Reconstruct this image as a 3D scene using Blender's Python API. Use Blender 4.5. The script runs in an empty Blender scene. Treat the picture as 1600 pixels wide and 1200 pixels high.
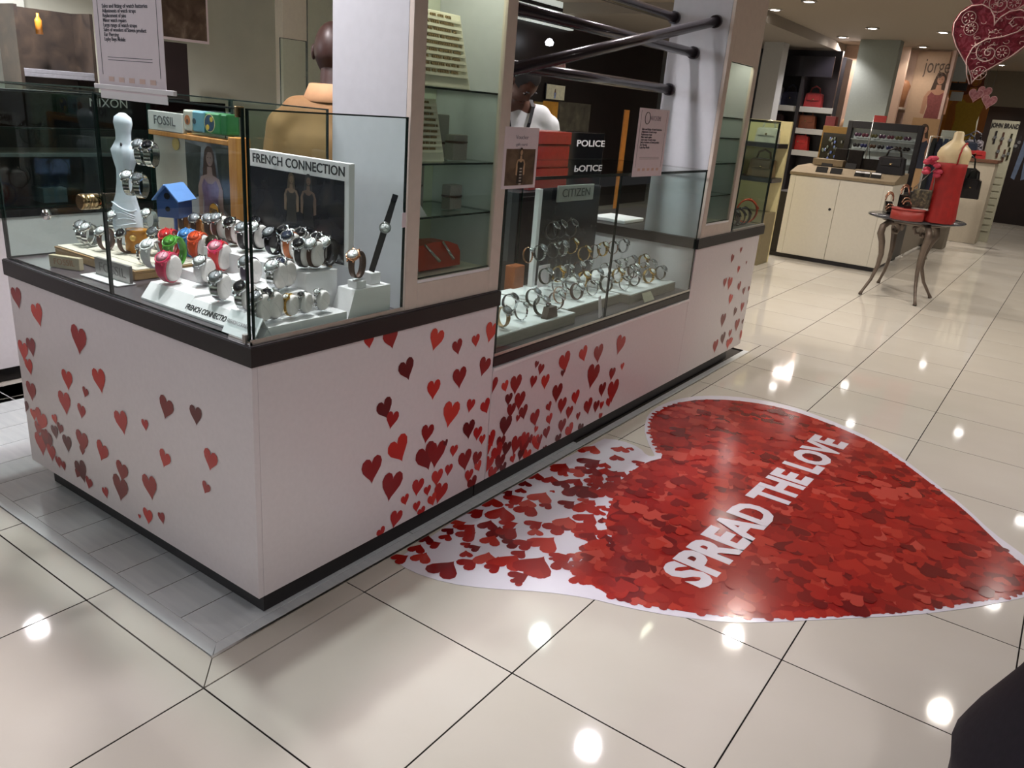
import bpy, bmesh, math, random
from mathutils import Vector, Matrix
random.seed(7)
C = bpy.context.scene.collection
S = bpy.context.scene
PI = math.pi
CAM_M=((0.579048,-0.811530,0.078245),(0.227617,0.253070,0.940291),(-0.782875,-0.526664,0.331257))
CAM_LOC=(-1.0050,-1.5958,1.5476)
CAM_LENS=27.8089

# ---------- camera, exposure, world, lights ----------
cd = bpy.data.cameras.new('camera'); cam = bpy.data.objects.new('camera', cd); C.objects.link(cam)
cd.sensor_width = 36; cd.lens = CAM_LENS; cd.clip_start = .02; cd.clip_end = 200
_m = Matrix(CAM_M).transposed().to_4x4(); _m.translation = Vector(CAM_LOC)
cam.matrix_world = _m
S.camera = cam
S.cycles.transparent_max_bounces = 64
S.view_settings.view_transform = 'Standard'; S.view_settings.look = 'None'
S.view_settings.gamma = 1; S.view_settings.use_curve_mapping = False
S.view_settings.exposure = -0.55
w = bpy.data.worlds.new('mall_ambient'); S.world = w; w.use_nodes = True
w.node_tree.nodes['Background'].inputs[0].default_value = (.75, .78, .85, 1)
w.node_tree.nodes['Background'].inputs[1].default_value = .22
CEIL = 3.0

def area(name, loc, size, energy, col, target, sy=None):
    d = bpy.data.lights.new(name, 'AREA'); d.energy = energy; d.color = col
    d.size = size
    if sy: d.shape = 'RECTANGLE'; d.size_y = sy
    o = bpy.data.objects.new(name, d); C.objects.link(o); o.location = loc
    o.rotation_euler = (Vector(target) - Vector(loc)).to_track_quat('-Z', 'Y').to_euler()
    return o
# unseen area fills added behind and left of the camera: broad cool light
area('fill_light', (-3.0, -3.2, 2.9), 3.0, 38, (1, .95, .98), (1.5, .2, .2))
area('fill_light', (-2.2, 4.4, 2.9), 2.2, 190, (.88, .91, 1), (-.2, 1.2, 0))
# (x, y, power, spread in degrees, colour) for each recessed ceiling downlight
COOL = (1, .94, .97); WARM = (1, .91, .80)
LAMPS = [(3.38,.39,30,120,COOL), (5.44,.02,42,130,WARM), (9.5,1.66,45,130,WARM), (12.06,1.48,45,130,WARM),
         (1.49,4.9,40,130,COOL), (1.46,4.7,12,130,COOL), (5.65,-1.71,32,130,WARM), (4.24,1.4,30,130,COOL),
         (.60,.55,50,95,COOL), (.66,1.2,50,95,COOL), (2.3,.45,42,95,COOL), (-.6,-2.6,20,140,COOL),  # last one is an added fill behind the camera
         (7.9,-1.9,40,130,WARM), (7.4,.9,40,130,WARM), (10.4,-2.0,40,130,WARM), (13.4,-.9,45,130,WARM), (2.2,-2.6,20,140,COOL),  # last one is an added fill over the near floor
         (10.2,2.3,30,120,COOL), (13.3,2.2,30,120,COOL), (14.5,1.2,7,120,WARM), (12.4,.6,25,120,WARM),
         (2.6,6.2,170,150,COOL), (-.4,5.0,45,150,COOL), (1.2,6.4,130,150,COOL), (17.5,.3,40,130,WARM), (20.5,1.0,40,130,WARM)]  # first three are added to brighten the back wall

# ---------- materials ----------
def hexc(h):
    h = h.lstrip('#'); v = [int(h[i:i+2], 16)/255 for i in (0, 2, 4)]
    return tuple(x/12.92 if x <= .04045 else ((x+.055)/1.055)**2.4 for x in v)
MATS = {}
def mat(name, col, rough=.5, metal=0, noise=.06, scale=30, emit=0, spec=.5, bump=0, coat=0):
    if name in MATS: return MATS[name]
    m = bpy.data.materials.new(name); MATS[name] = m; m.use_nodes = True
    n = m.node_tree.nodes; l = m.node_tree.links; b = n['Principled BSDF']
    if isinstance(col, str): col = hexc(col)
    b.inputs['Roughness'].default_value = rough; b.inputs['Metallic'].default_value = metal
    b.inputs['Specular IOR Level'].default_value = spec
    b.inputs['Coat Weight'].default_value = coat
    b.inputs['Base Color'].default_value = (*col, 1)
    if noise or bump:
        tc = n.new('ShaderNodeTexCoord'); t = n.new('ShaderNodeTexNoise'); t.inputs['Scale'].default_value = scale
        t.inputs['Detail'].default_value = 3
        l.new(tc.outputs['Object'], t.inputs['Vector'])
        if noise:
            r = n.new('ShaderNodeValToRGB')
            r.color_ramp.elements[0].position = .3; r.color_ramp.elements[1].position = .7
            r.color_ramp.elements[0].color = (*[max(0, c*(1-noise)) for c in col], 1)
            r.color_ramp.elements[1].color = (*[min(1, c*(1+noise)) for c in col], 1)
            l.new(t.outputs['Fac'], r.inputs['Fac']); l.new(r.outputs['Color'], b.inputs['Base Color'])
        if bump:
            bp = n.new('ShaderNodeBump'); bp.inputs['Strength'].default_value = bump; bp.inputs['Distance'].default_value = .004
            l.new(t.outputs['Fac'], bp.inputs['Height']); l.new(bp.outputs['Normal'], b.inputs['Normal'])
    if emit:
        b.inputs['Emission Color'].default_value = (*col, 1); b.inputs['Emission Strength'].default_value = emit
    return m
def glass_mat(name, tint, refl=1.0):
    m = bpy.data.materials.new(name); MATS[name] = m; m.use_nodes = True
    n = m.node_tree.nodes; l = m.node_tree.links; n.clear()
    o = n.new('ShaderNodeOutputMaterial'); mx = n.new('ShaderNodeMixShader')
    t = n.new('ShaderNodeBsdfTransparent'); t.inputs['Color'].default_value = (*tint, 1)
    g = n.new('ShaderNodeBsdfGlossy'); g.inputs['Roughness'].default_value = .01
    g.inputs['Color'].default_value = (refl, refl, refl, 1)
    f = n.new('ShaderNodeFresnel'); f.inputs['IOR'].default_value = 1.45
    ge = n.new('ShaderNodeNewGeometry'); iv = n.new('ShaderNodeMath'); iv.operation = 'SUBTRACT'; iv.inputs[0].default_value = 1
    mu = n.new('ShaderNodeMath'); mu.operation = 'MULTIPLY'          # reflect once, on the outer face of the pane
    l.new(ge.outputs['Backfacing'], iv.inputs[1]); l.new(iv.outputs[0], mu.inputs[0]); l.new(f.outputs[0], mu.inputs[1])
    l.new(mu.outputs[0], mx.inputs[0]); l.new(t.outputs[0], mx.inputs[1]); l.new(g.outputs[0], mx.inputs[2])
    l.new(mx.outputs[0], o.inputs['Surface'])
    return m
def grad_noise_mat(name, stops, scale=4, rough=.4, detail=5, dist=.6, stretch=(1, 1, 1), spec=.5):
    m = bpy.data.materials.new(name); MATS[name] = m; m.use_nodes = True
    n = m.node_tree.nodes; l = m.node_tree.links; b = n['Principled BSDF']
    tc = n.new('ShaderNodeTexCoord'); mp = n.new('ShaderNodeMapping'); mp.inputs['Scale'].default_value = stretch
    t = n.new('ShaderNodeTexNoise')
    t.inputs['Scale'].default_value = scale; t.inputs['Detail'].default_value = detail; t.inputs['Distortion'].default_value = dist
    r = n.new('ShaderNodeValToRGB'); cr = r.color_ramp
    while len(cr.elements) < len(stops): cr.elements.new(.5)
    for e, (p, c) in zip(cr.elements, stops): e.position = p; e.color = (*hexc(c), 1)
    l.new(tc.outputs['Object'], mp.inputs[0]); l.new(mp.outputs[0], t.inputs['Vector']); l.new(t.outputs['Fac'], r.inputs['Fac'])
    l.new(r.outputs['Color'], b.inputs['Base Color']); b.inputs['Roughness'].default_value = rough
    b.inputs['Specular IOR Level'].default_value = spec
    return m
def attr_mat(name, rough=.3, spec=.5):
    m = bpy.data.materials.new(name); MATS[name] = m; m.use_nodes = True
    n = m.node_tree.nodes; l = m.node_tree.links; b = n['Principled BSDF']
    a = n.new('ShaderNodeAttribute'); a.attribute_name = 'ink'
    l.new(a.outputs['Color'], b.inputs['Base Color']); b.inputs['Roughness'].default_value = rough
    b.inputs['Specular IOR Level'].default_value = spec
    return m
M_WHITE = mat('white_laminate', '#e4dde0', .28, noise=.02, scale=60)
M_WARMWHITE = mat('warm_white_laminate', '#dad5c9', .4, noise=.02)
M_FRAME = mat('cream_painted_frame', '#d8ccc0', .45, noise=.03)
M_TOWER = mat('white_paint', '#c9cbd0', .5, noise=.02)
M_BLACK = mat('black_laminate', '#1d191b', .4, noise=.15, scale=90)
M_COUNTER = mat('dark_grey_counter', '#4a4347', .32, noise=.12, scale=120)
M_KICK = mat('black_plinth', '#1a1517', .4, noise=.1)
M_TILE = grad_noise_mat('cream_porcelain', [(.3, '#c9c3b8'), (.5, '#cec8be'), (.7, '#d3cec5')], scale=1.3, rough=.055, detail=8, dist=.4)
M_GROUT = mat('grey_grout', '#3a3531', .8, noise=.1)
M_PLANK = grad_noise_mat('pale_grey_vinyl_plank', [(.3, '#d2d7da'), (.55, '#dbe0e2'), (.75, '#e2e6e7')], scale=3, rough=.3, stretch=(14, 1.2, 1), dist=.3)
M_ALU = mat('brushed_aluminium', '#c9c6c2', .32, 1, noise=.05)
M_CHROME = mat('chrome', '#d9d9dc', .09, 1, noise=0)
M_STEEL = mat('watch_steel', '#c4c6c8', .16, 1, noise=.1, scale=400)
M_BRASS = mat('brass_knob', '#b09a72', .22, 1, noise=.05)
M_GLASS = glass_mat('clear_glass', (.89, .95, .928))
M_GLASS2 = glass_mat('clear_acrylic', (.97, .98, .98))
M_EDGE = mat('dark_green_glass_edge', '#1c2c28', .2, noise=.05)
M_INK = mat('black_ink', '#17151a', .5, noise=0)
M_PAPER = mat('pink_white_paper', '#e9dde2', .6, noise=.02)
M_STAND = mat('white_display_acrylic', '#f0eef0', .3, noise=.01)
M_CUSH = mat('white_leatherette', '#ece6e4', .5, noise=.03, scale=150)
M_BLACKGLOSS = mat('black_gloss', '#0d0c0f', .12, noise=0)
M_LIGHT = mat('lit_lens', (1, .96, .92), .5, emit=55, noise=0)
M_CEIL = mat('ceiling_plaster', '#978c7d', .9, noise=.02)
M_DARKWALL = mat('dark_maroon_panel', '#1c1214', .45, noise=.2, scale=6)

# ---------- mesh builder ----------
class MB:
    def __init__(s): s.v = []; s.f = []; s.mi = []; s.sm = []; s.col = []
    def add(s, vs, fs, mi=0, smooth=False, col=None):
        o = len(s.v); s.v += [tuple(v) for v in vs]
        for f in fs: s.f.append([o+i for i in f]); s.mi.append(mi); s.sm.append(smooth); s.col.append(col)
        return s
    def box(s, a, b, mi=0, sides=None, T=None):
        x0, y0, z0 = a; x1, y1, z1 = b
        vs = [(x0,y0,z0),(x1,y0,z0),(x1,y1,z0),(x0,y1,z0),(x0,y0,z1),(x1,y0,z1),(x1,y1,z1),(x0,y1,z1)]
        if T is not None: vs = [T @ Vector(v) for v in vs]
        fs = [(0,3,2,1),(4,5,6,7),(0,1,5,4),(1,2,6,5),(2,3,7,6),(3,0,4,7)]
        if sides is None: return s.add(vs, fs, mi)
        for f, m in zip(fs, sides): s.add(vs, [f], m)
        return s
    def bev(s, a, b, r=.004, mi=0, T=None):
        bm = bmesh.new(); bmesh.ops.create_cube(bm, size=1)
        sc = [b[i]-a[i] for i in range(3)]; ce = [(a[i]+b[i])/2 for i in range(3)]
        for v in bm.verts: v.co = Vector((v.co.x*sc[0]+ce[0], v.co.y*sc[1]+ce[1], v.co.z*sc[2]+ce[2]))
        bmesh.ops.bevel(bm, geom=bm.edges[:], offset=min(r, min(sc)*.45), segments=2, profile=.6, affect='EDGES')
        return s.bm(bm, mi, T)
    def bm(s, bm, mi=0, T=None, smooth=False):
        bm.verts.index_update()
        vs = [v.co.copy() for v in bm.verts]
        if T is not None: vs = [T @ v for v in vs]
        s.add(vs, [[v.index for v in f.verts] for f in bm.faces], mi, smooth); bm.free(); return s
    def prism(s, pts, d, mi=0, T=None, mi_side=None):
        # pts: 2-d outline in local XY, extruded d along local Z
        n = len(pts); vs = [Vector((x, y, 0)) for x, y in pts] + [Vector((x, y, d)) for x, y in pts]
        if T is not None: vs = [T @ v for v in vs]
        s.add(vs, [list(range(n))[::-1], list(range(n, 2*n))], mi)
        o = len(s.v) - 2*n
        for i in range(n):
            j = (i+1) % n
            s.f.append([o+i, o+j, o+n+j, o+n+i]); s.mi.append(mi if mi_side is None else mi_side); s.sm.append(False); s.col.append(None)
        return s
    def tube(s, pts, r, n=8, mi=0, cap=True, closed=False):
        pts = [Vector(p) for p in pts]; k = len(pts); rs = r if isinstance(r, (list, tuple)) else [r]*k
        up = None; rings = []
        for i, p in enumerate(pts):
            if closed: d = pts[(i+1) % k] - pts[i-1]
            else: d = (pts[min(i+1, k-1)] - pts[max(i-1, 0)])
            d.normalize()
            if up is None:
                up = Vector((0, 0, 1)) if abs(d.z) < .9 else Vector((1, 0, 0))
            a = d.cross(up); a.normalize(); up = a.cross(d)
            rings.append([p + rs[i]*(math.cos(2*PI*j/n)*a + math.sin(2*PI*j/n)*up) for j in range(n)])
        vs = [v for q in rings for v in q]; fs = []
        for i in range(k if closed else k-1):
            i2 = (i+1) % k
            for j in range(n): fs.append((i*n+j, i*n+(j+1) % n, i2*n+(j+1) % n, i2*n+j))
        s.add(vs, fs, mi, True)
        if cap and not closed:
            o = len(s.v) - len(vs)
            s.f += [[o+j for j in range(n)][::-1], [o+(k-1)*n+j for j in range(n)]]; s.mi += [mi]*2; s.sm += [False]*2; s.col += [None]*2
        return s
    def lathe(s, prof, n=24, mi=0, T=None, smooth=True, sx=1, sy=1):
        # prof: (radius, z) list
        vs = [Vector((r*math.cos(2*PI*j/n)*sx, r*math.sin(2*PI*j/n)*sy, z)) for r, z in prof for j in range(n)]
        if T is not None: vs = [T @ v for v in vs]
        k = len(prof); fs = [(i*n+j, i*n+(j+1) % n, (i+1)*n+(j+1) % n, (i+1)*n+j) for i in range(k-1) for j in range(n)]
        s.add(vs, fs, mi, smooth); o = len(s.v)-len(vs)
        if prof[0][0] > 1e-6: s.f.append([o+j for j in range(n)][::-1]); s.mi.append(mi); s.sm.append(False); s.col.append(None)
        if prof[-1][0] > 1e-6: s.f.append([o+(k-1)*n+j for j in range(n)]); s.mi.append(mi); s.sm.append(False); s.col.append(None)
        return s
    def ball(s, c, r, mi=0, n=12, m=8, T=None):
        rr = r if isinstance(r, (tuple, list)) else (r, r, r)
        bm = bmesh.new(); bmesh.ops.create_uvsphere(bm, u_segments=n, v_segments=m, radius=1)
        for v in bm.verts: v.co = Vector((v.co.x*rr[0]+c[0], v.co.y*rr[1]+c[1], v.co.z*rr[2]+c[2]))
        return s.bm(bm, mi, T, True)
    def mesh(s, name, mats, off=None):
        me = bpy.data.meshes.new(name)
        vs = s.v if off is None else [(x-off[0], y-off[1], z-off[2]) for x, y, z in s.v]
        me.from_pydata(vs, [], s.f); me.polygons.foreach_set('material_index', s.mi); me.polygons.foreach_set('use_smooth', s.sm)
        for m in (mats if isinstance(mats, (list, tuple)) else [mats]): me.materials.append(m)
        if any(c is not None for c in s.col):
            a = me.color_attributes.new('ink', 'FLOAT_COLOR', 'CORNER'); buf = []
            for f, c in zip(s.f, s.col): buf += list((*(c or (1, 1, 1)), 1))*len(f)
            a.data.foreach_set('color', buf)
        bm = bmesh.new(); bm.from_mesh(me); bmesh.ops.recalc_face_normals(bm, faces=bm.faces[:]) if len(s.f) < 4000 else None; bm.to_mesh(me); bm.free()
        me.update(); return me
def wloc(o):
    v = Vector((0, 0, 0))
    while o is not None: v += o.location; o = o.parent
    return v
def build(name, mb, mats, parent=None, kind=None):
    """link mb (world coordinates; parents here are never rotated) as one mesh object"""
    off = wloc(parent) if parent is not None else None
    me = mb if isinstance(mb, bpy.types.Mesh) else mb.mesh(name, mats, off)
    o = bpy.data.objects.new(name, me); C.objects.link(o); o.parent = parent
    if kind: o['kind'] = kind
    return o
def tag(o, label, cat, group=None, kind=None):
    o['label'] = label; o['category'] = cat
    if group: o['group'] = group
    if kind: o['kind'] = kind
    return o
def thing(name, label, cat, loc=(0, 0, 0), group=None, rot=None):
    o = bpy.data.objects.new(name, None); C.objects.link(o); o.location = loc; o.empty_display_size = .05
    if rot is not None: o.rotation_euler = rot
    return tag(o, label, cat, group)
def solo(name, mb, mats, label, cat, group=None):
    """a thing that is one mesh, origin at its base centre"""
    xs = [v[0] for v in mb.v]; ys = [v[1] for v in mb.v]; zs = [v[2] for v in mb.v]
    off = ((min(xs)+max(xs))/2, (min(ys)+max(ys))/2, min(zs))
    o = bpy.data.objects.new(name, mb.mesh(name, mats, off)); C.objects.link(o); o.location = off
    return tag(o, label, cat, group)
def struct(name, mb, mats, parent=None):
    o = build(name, mb, mats, parent)
    if parent is None: o['kind'] = 'structure'
    return o
def frame_T(o, right, up):
    r = Vector(right).normalized(); u = Vector(up); u = (u - u.dot(r)*r).normalized(); n = r.cross(u)
    T = Matrix((r, u, n)).transposed().to_4x4(); T.translation = Vector(o); return T
def text(name, s, o, right, up, size, m, parent=None, width=None, bold=0, shear=0, align='CENTER', ext=.0004, local=False):
    c = bpy.data.curves.new(name, 'FONT'); c.body = s; c.size = size; c.align_x = align; c.align_y = 'CENTER'
    c.extrude = ext; c.offset = bold; c.shear = shear; c.resolution_u = 3; c.materials.append(m)
    b = bpy.data.objects.new(name, c); C.objects.link(b)
    T = frame_T(o, right, up)
    if width:
        bpy.context.view_layer.update(); d = b.dimensions.x
        if d > 0: T = T @ Matrix.Diagonal((width/d, 1, 1, 1))
    if parent is not None:
        b.parent = parent
        if not local: T = Matrix.Translation(-wloc(parent)) @ T
    b.matrix_basis = T
    bpy.context.view_layer.update()                     # keep the letters as a plain mesh
    me = bpy.data.meshes.new_from_object(b.evaluated_get(bpy.context.evaluated_depsgraph_get()))
    o2 = bpy.data.objects.new(name, me); C.objects.link(o2); o2.parent = b.parent; o2.matrix_basis = T
    if not me.materials: me.materials.append(m)
    bpy.data.objects.remove(b); o2.name = name
    return o2
HP = []
for i in range(20):
    t = 2*PI*i/20
    HP.append((16*math.sin(t)**3/32, (13*math.cos(t)-5*math.cos(2*t)-2*math.cos(3*t)-math.cos(4*t)+2.5)/29))
REDS = ['#b3201f', '#a11b1c', '#c22a22', '#8e1518', '#7c1216', '#b82420', '#5f0f14', '#cf3a2e', '#981a1c']
REDL = [hexc(h) for h in REDS]
def heart2d(w, h, rot):
    c, s_ = math.cos(rot), math.sin(rot)
    return [(x*w*c - y*h*s_, x*w*s_ + y*h*c) for x, y in HP]

# ---------- the room shell ----------
def tile_poly(mb, x0, y0, x1, y1, z=0, g=.0022, t=.012):
    mb.box((x0+g, y0+g, z-t), (x1-g, y1-g, z))
slab = MB().box((-7, -7, -.06), (45, 9, -.0125)); FLOOR = struct('floor', slab, M_GROUT)
box_cache = {}
def tile(x0, y0, x1, y1, m=M_TILE, name='floor_tile', g=.0022):
    k = (round(x1-x0, 3), round(y1-y0, 3), m.name)
    if k not in box_cache:
        hx, hy = (x1-x0)/2-g, (y1-y0)/2-g; b = .0006
        mb = MB()
        vs = [(-hx,-hy,-.012),(hx,-hy,-.012),(hx,hy,-.012),(-hx,hy,-.012),(-hx,-hy,-b),(hx,-hy,-b),(hx,hy,-b),(-hx,hy,-b),
              (-hx+b,-hy+b,0),(hx-b,-hy+b,0),(hx-b,hy-b,0),(-hx+b,hy-b,0)]
        fs = [(0,3,2,1),(8,9,10,11)] + [(i,(i+1)%4,4+(i+1)%4,4+i) for i in range(4)] + [(4+i,4+(i+1)%4,8+(i+1)%4,8+i) for i in range(4)]
        mb.add(vs, fs[:2] + fs[6:]); mb.f += [list(f) for f in fs[2:6]]; mb.mi += [1]*4; mb.sm += [False]*4; mb.col += [None]*4
        box_cache[k] = mb.mesh(name, [m, M_GROUT])
    o = bpy.data.objects.new(name, box_cache[k]); C.objects.link(o); o.parent = FLOOR
    o.location = ((x0+x1)/2, (y0+y1)/2, 0)
    return o
T6 = .6
PX0, PX1, PY0, PY1 = .09, 4.55, .09, 2.63      # vinyl platform under and around the watch kiosk
far = MB()
for i in range(-6, 60):
    for j in range(-10, 12):
        x0, y0 = i*T6, j*T6
        cx, cy = x0+.3, y0+.3
        if x0 >= -.001 and x0+T6 <= 4.81 and y0 >= -.001 and y0+T6 <= 2.41: continue
        near = (-1.9 < cx < 12.3 and -3.2 < cy < 3.3 and not (cx < -.2 and cy < -1.0) and not (cx > 1 and cy > .3 and cx < 5) and not (cx > 9.2 and cy > .2)
                and not (cy > 1.9 and cx > 0) and cy > -1.3 - cx*.32)
        if near: tile(x0, y0, x0+T6, y0+T6)
        else: tile_poly(far, x0, y0, x0+T6, y0+T6)
far_o = build('floor_tile_field', far, M_TILE, FLOOR, kind='stuff')
# cut tiles between the grid and the platform (the first one mitred at the corner)
def polytile(pts, m, name='floor_tile'):
    mb = MB(); mb.prism(pts, .012, T=Matrix.Translation((0, 0, -.012))); return build(name, mb, m, FLOOR)
g = .0022
polytile([(g*2, g), (T6-g, g), (T6-g, PY0-g), (PX0, PY0-g)], M_TILE)
polytile([(g, g*2), (PX0-g, PY0), (PX0-g, T6-g), (g, T6-g)], M_TILE)
for i in range(1, 8): tile(i*T6, 0, (i+1)*T6, PY0)
for j in range(1, 4): tile(0, j*T6, PX0, (j+1)*T6)
for i in range(7, 8):
    for j in range(0, 4): tile(PX1, max(PY0, j*T6), (i+1)*T6, (j+1)*T6)
# vinyl planks inside the platform, with a border board and a mitred corner
bw = .045
polytile([(PX0+g, PY0+g*2), (PX0+bw, PY0+bw), (PX0+bw, PY1), (PX0+g, PY1)], M_PLANK, 'border_board')
polytile([(PX0+g*2, PY0+g), (PX1, PY0+g), (PX1, PY0+bw), (PX0+bw, PY0+bw)], M_PLANK, 'border_board')
for k in range(14):
    y0 = PY0+bw + k*.178
    for q in range(2):
        x0 = PX0+bw + q*1.2 - (.0 if k % 2 else .35)
        tile(max(x0, PX0+bw), y0, x0+1.2, min(y0+.178, PY1), M_PLANK, 'floor_plank', .0012)
build('edge_strip', MB().bev((PX0-.004, PY0-.006, -.004), (PX1, PY0+.004, .003), .001), M_ALU, FLOOR)

ceil = MB().box((-9, -9, CEIL), (45, 12, CEIL+.1)); struct('ceiling', ceil, M_CEIL)
# lower soffit in front of the handbag shop
struct('trim_1', MB().box((9.6, 2.45, 2.86), (15, 6.5, CEIL-.001)), mat('soffit_grey', '#8d857a', .9, noise=.02))
# walls seen beyond the kiosk
M_BACKWALL = mat('grey_green_wall', '#adb0a2', .8, noise=.05, scale=3)
struct('wall_back', MB().box((-9, 7.6, 0), (13.9, 7.75, CEIL)), M_BACKWALL)
struct('wall_right', MB().box((21.5, -9, 0), (21.7, 12, CEIL)), mat('dim_grey_wall', '#8a877c', .85, noise=.04, scale=3))
struct('wall_left', MB().box((-9, -9, 0), (-8.85, 7.6, CEIL)), mat('pale_wall', '#b9b6b0', .85, noise=.03))
struct('wall_front', MB().box((-9, -9, 0), (45, -8.85, CEIL)), mat('pale_wall', '#b9b6b0', .85, noise=.03))

def downlight(x, y, power, deg, col, k):
    z = CEIL
    t = thing('ceiling_downlight', 'round recessed downlight ' + k, 'ceiling light', (x, y, z-.03), 'recessed ceiling downlights')
    mb = MB(); mb.lathe([(.072, z-.001), (.095, z-.001), (.092, z-.012), (.072, z-.018), (.066, z-.008)], 20, T=Matrix.Translation((x, y, 0))); build('trim_ring', mb, M_ALU, t)
    mb = MB(); mb.lathe([(.066, z-.010), (.04, z-.014), (0, z-.016)], 20, T=Matrix.Translation((x, y, 0))); build('lens', mb, M_LIGHT, t)
    d = bpy.data.lights.new('lamp', 'SPOT'); d.energy = power*5; d.color = col; d.spot_size = math.radians(deg); d.spot_blend = .6
    d.shadow_soft_size = .07
    o = bpy.data.objects.new('downlight_lamp', d); C.objects.link(o); o.parent = t; o.location = (0, 0, -.005)
PLACE = ['above the far white tower, mirrored at the bottom centre of the floor', 'mirrored just below the lower edge of the floor heart', 'mirrored in the upper left lobe of the floor heart', 'mirrored on the upper rim of the floor heart',
 'behind the kiosk, nearer of the pair mirrored at the left edge', 'behind the kiosk, farther of the pair mirrored at the left edge', 'mirrored as a small dot near the dark coat', 'above the end counter of the kiosk',
 'above the white stepped stand', 'above the wooden tray', 'above the long glass case', 'added behind the camera as fill', 'to the right of the round table', 'between the kiosk and the island counter', 'beyond the round table at the right',
 'over the far right aisle', 'added as fill over the floor right of the big heart', 'at the edge of the soffit, nearest the camera', 'at the far end of the soffit by the grey column', 'before the tall beige poster', 'between the grey column and the hanging hearts',
 'added far behind the kiosk for the back wall, right of the pair', 'added far behind the kiosk for the back wall, at the left', 'added far behind the kiosk for the back wall, between the other two', 'in the far shop, nearer one', 'in the far shop, farthest one']
for i, L in enumerate(LAMPS):
    downlight(*L, PLACE[i])

LEFT_HEARTS=[(1424,756,76),(1282,723,80),(1011,693,97),(1430,554,75),(1361,586,68),(1398,501,60),(1408,402,73),(1121,523,72),(902,579,82),(1006,509,38),(1158,426,85),(1046,427,53),(786,464,80),(646,498,38),(521,591,73),(367,613,59),(1476,323,57),(1414,306,46),(1361,298,88),(1393,256,53),(1248,337,39),(1260,283,52),(1217,310,44),(1176,263,63),(1064,306,81),(1071,270,35),(933,310,74),(549,410,60),(306,487,66),(337,385,41),(814,275,72),(834,203,93),(646,276,84),(674,158,56),(591,184,40),(727,138,17),(1092,180,83),(1049,149,47),(937,151,41),(1381,195,89),(1331,223,83),(1308,183,65),(1260,161,45),(1225,158,37),(1337,245,50),(1126,160,36)]
FRONT_HEARTS=[(699,819,43),(797,810,69),(1022,762,75),(1144,711,57),(1251,715,47),(1342,730,76),(878,685,75),(1166,588,79),(1314,599,73),(1021,578,71),(779,570,72),(813,522,60),(1125,455,97),(1243,458,53),(1343,427,62),(997,416,68),(853,399,98),(1000,321,106),(1054,315,100),(723,366,93),(820,270,103),(1107,346,27),(1157,297,47),(1066,216,65),(958,216,65),(1132,226,46),(1014,182,40),(1088,144,81),(1045,132,51),(893,190,42),(957,138,40),(846,132,64),(776,107,42),(987,102,44),(1380,506,65),(1467,481,48),(1542,470,82),(1672,452,54),(1770,428,65),(1686,526,32),(1724,496,49),(1921,483,95),(1913,435,35),(2085,488,75),(2230,460,89),(2450,461,97),(2199,353,119),(2508,335,38),(2401,318,66),(2316,255,73),(2435,217,118),(1881,347,86),(1936,272,76),(1823,298,46),(2056,281,70),(2190,199,82),(2010,218,63),(2101,175,39),(2273,177,63),(2330,169,43),(2407,167,59),(2331,109,39),(1499,417,52),(1581,388,79),(1619,326,65),(1523,361,63),(1490,302,87),(1715,273,74),(1578,311,32),(1731,216,32),(1837,234,52),(1824,172,57),(1956,166,68),(2033,119,73),(1933,105,54),(2135,99,56),(1243,358,74),(1301,325,56),(1335,289,41),(1395,271,70),(1465,232,64),(1450,194,80),(1511,191,65),(1231,232,83),(1306,215,61),(1357,207,62),(1388,162,71),(1469,143,72),(1322,176,46),(1262,155,54),(1291,110,62),(1420,108,64),(1501,106,49),(1581,187,82),(1643,158,75),(1645,194,67),(1733,158,60),(1673,103,68),(1568,128,41),(1760,130,52),(1821,92,35),(1692,180,42),(1380,234,47),(1772,155,43),(1626,127,50)]
END_HEARTS=[(4005,789,40),(3868,748,55),(4153,692,24),(4021,662,49),(3809,602,58),(3898,585,82),(4095,540,61),(4204,493,51),(4299,496,38),(4379,506,64),(3965,471,67),(4228,379,66),(4353,391,64),(4097,367,61),(4399,296,35),(3892,342,90),(4189,259,85),(4295,264,39),(4385,234,49),(4077,221,56),(3953,207,82),(4313,165,70),(3833,178,86),(4076,148,75),(4121,158,56)]
LOOSE_HEARTS=[(829,51,56),(917,51,54),(884,-1,63),(885,-107,97),(968,-149,66),(1036,-176,78),(1046,-215,56),(1079,-251,92),(1120,-333,120),(993,-346,41),(1161,55,57),(1094,48,44),(1051,26,44),(982,24,47),(989,72,51),(1116,-26,70),(1061,-64,36),(1065,-102,42),(1009,-102,41),(1233,-35,68),(1214,-100,82),(1149,-112,66),(1188,-184,62),(1146,-247,50),(1201,-359,28),(1364,-167,65),(1315,-200,52),(1272,-275,103),(1401,-245,84),(1472,-254,70),(1448,-348,84),(1428,-401,27),(1654,-64,21),(1574,-57,90),(1527,-117,48),(1444,-77,87),(1421,-7,35),(1483,12,77),(1563,41,43),(1507,69,49),(1341,-16,101),(1278,61,70),(1392,70,80),(1629,64,50),(1725,73,69),(1742,2,68),(1746,-55,68),(1832,-7,41),(1899,-47,79),(1891,40,80),(1725,-137,100),(1778,-178,76),(1807,-234,93),(1633,-239,97),(1677,-297,40),(1553,-295,87),(1805,-89,68),(1862,-174,39),(1893,-205,39),(1919,-136,61),(1996,-173,80),(2032,-36,100),(2050,-98,54),(2167,-96,61),(2259,-41,34),(2315,-97,34),(2168,41,85),(2119,89,65),(1271,-411,50),(1368,-429,81),(1300,-414,29),(1369,-478,66),(1604,-173,65),(1773,-147,59)]
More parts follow.
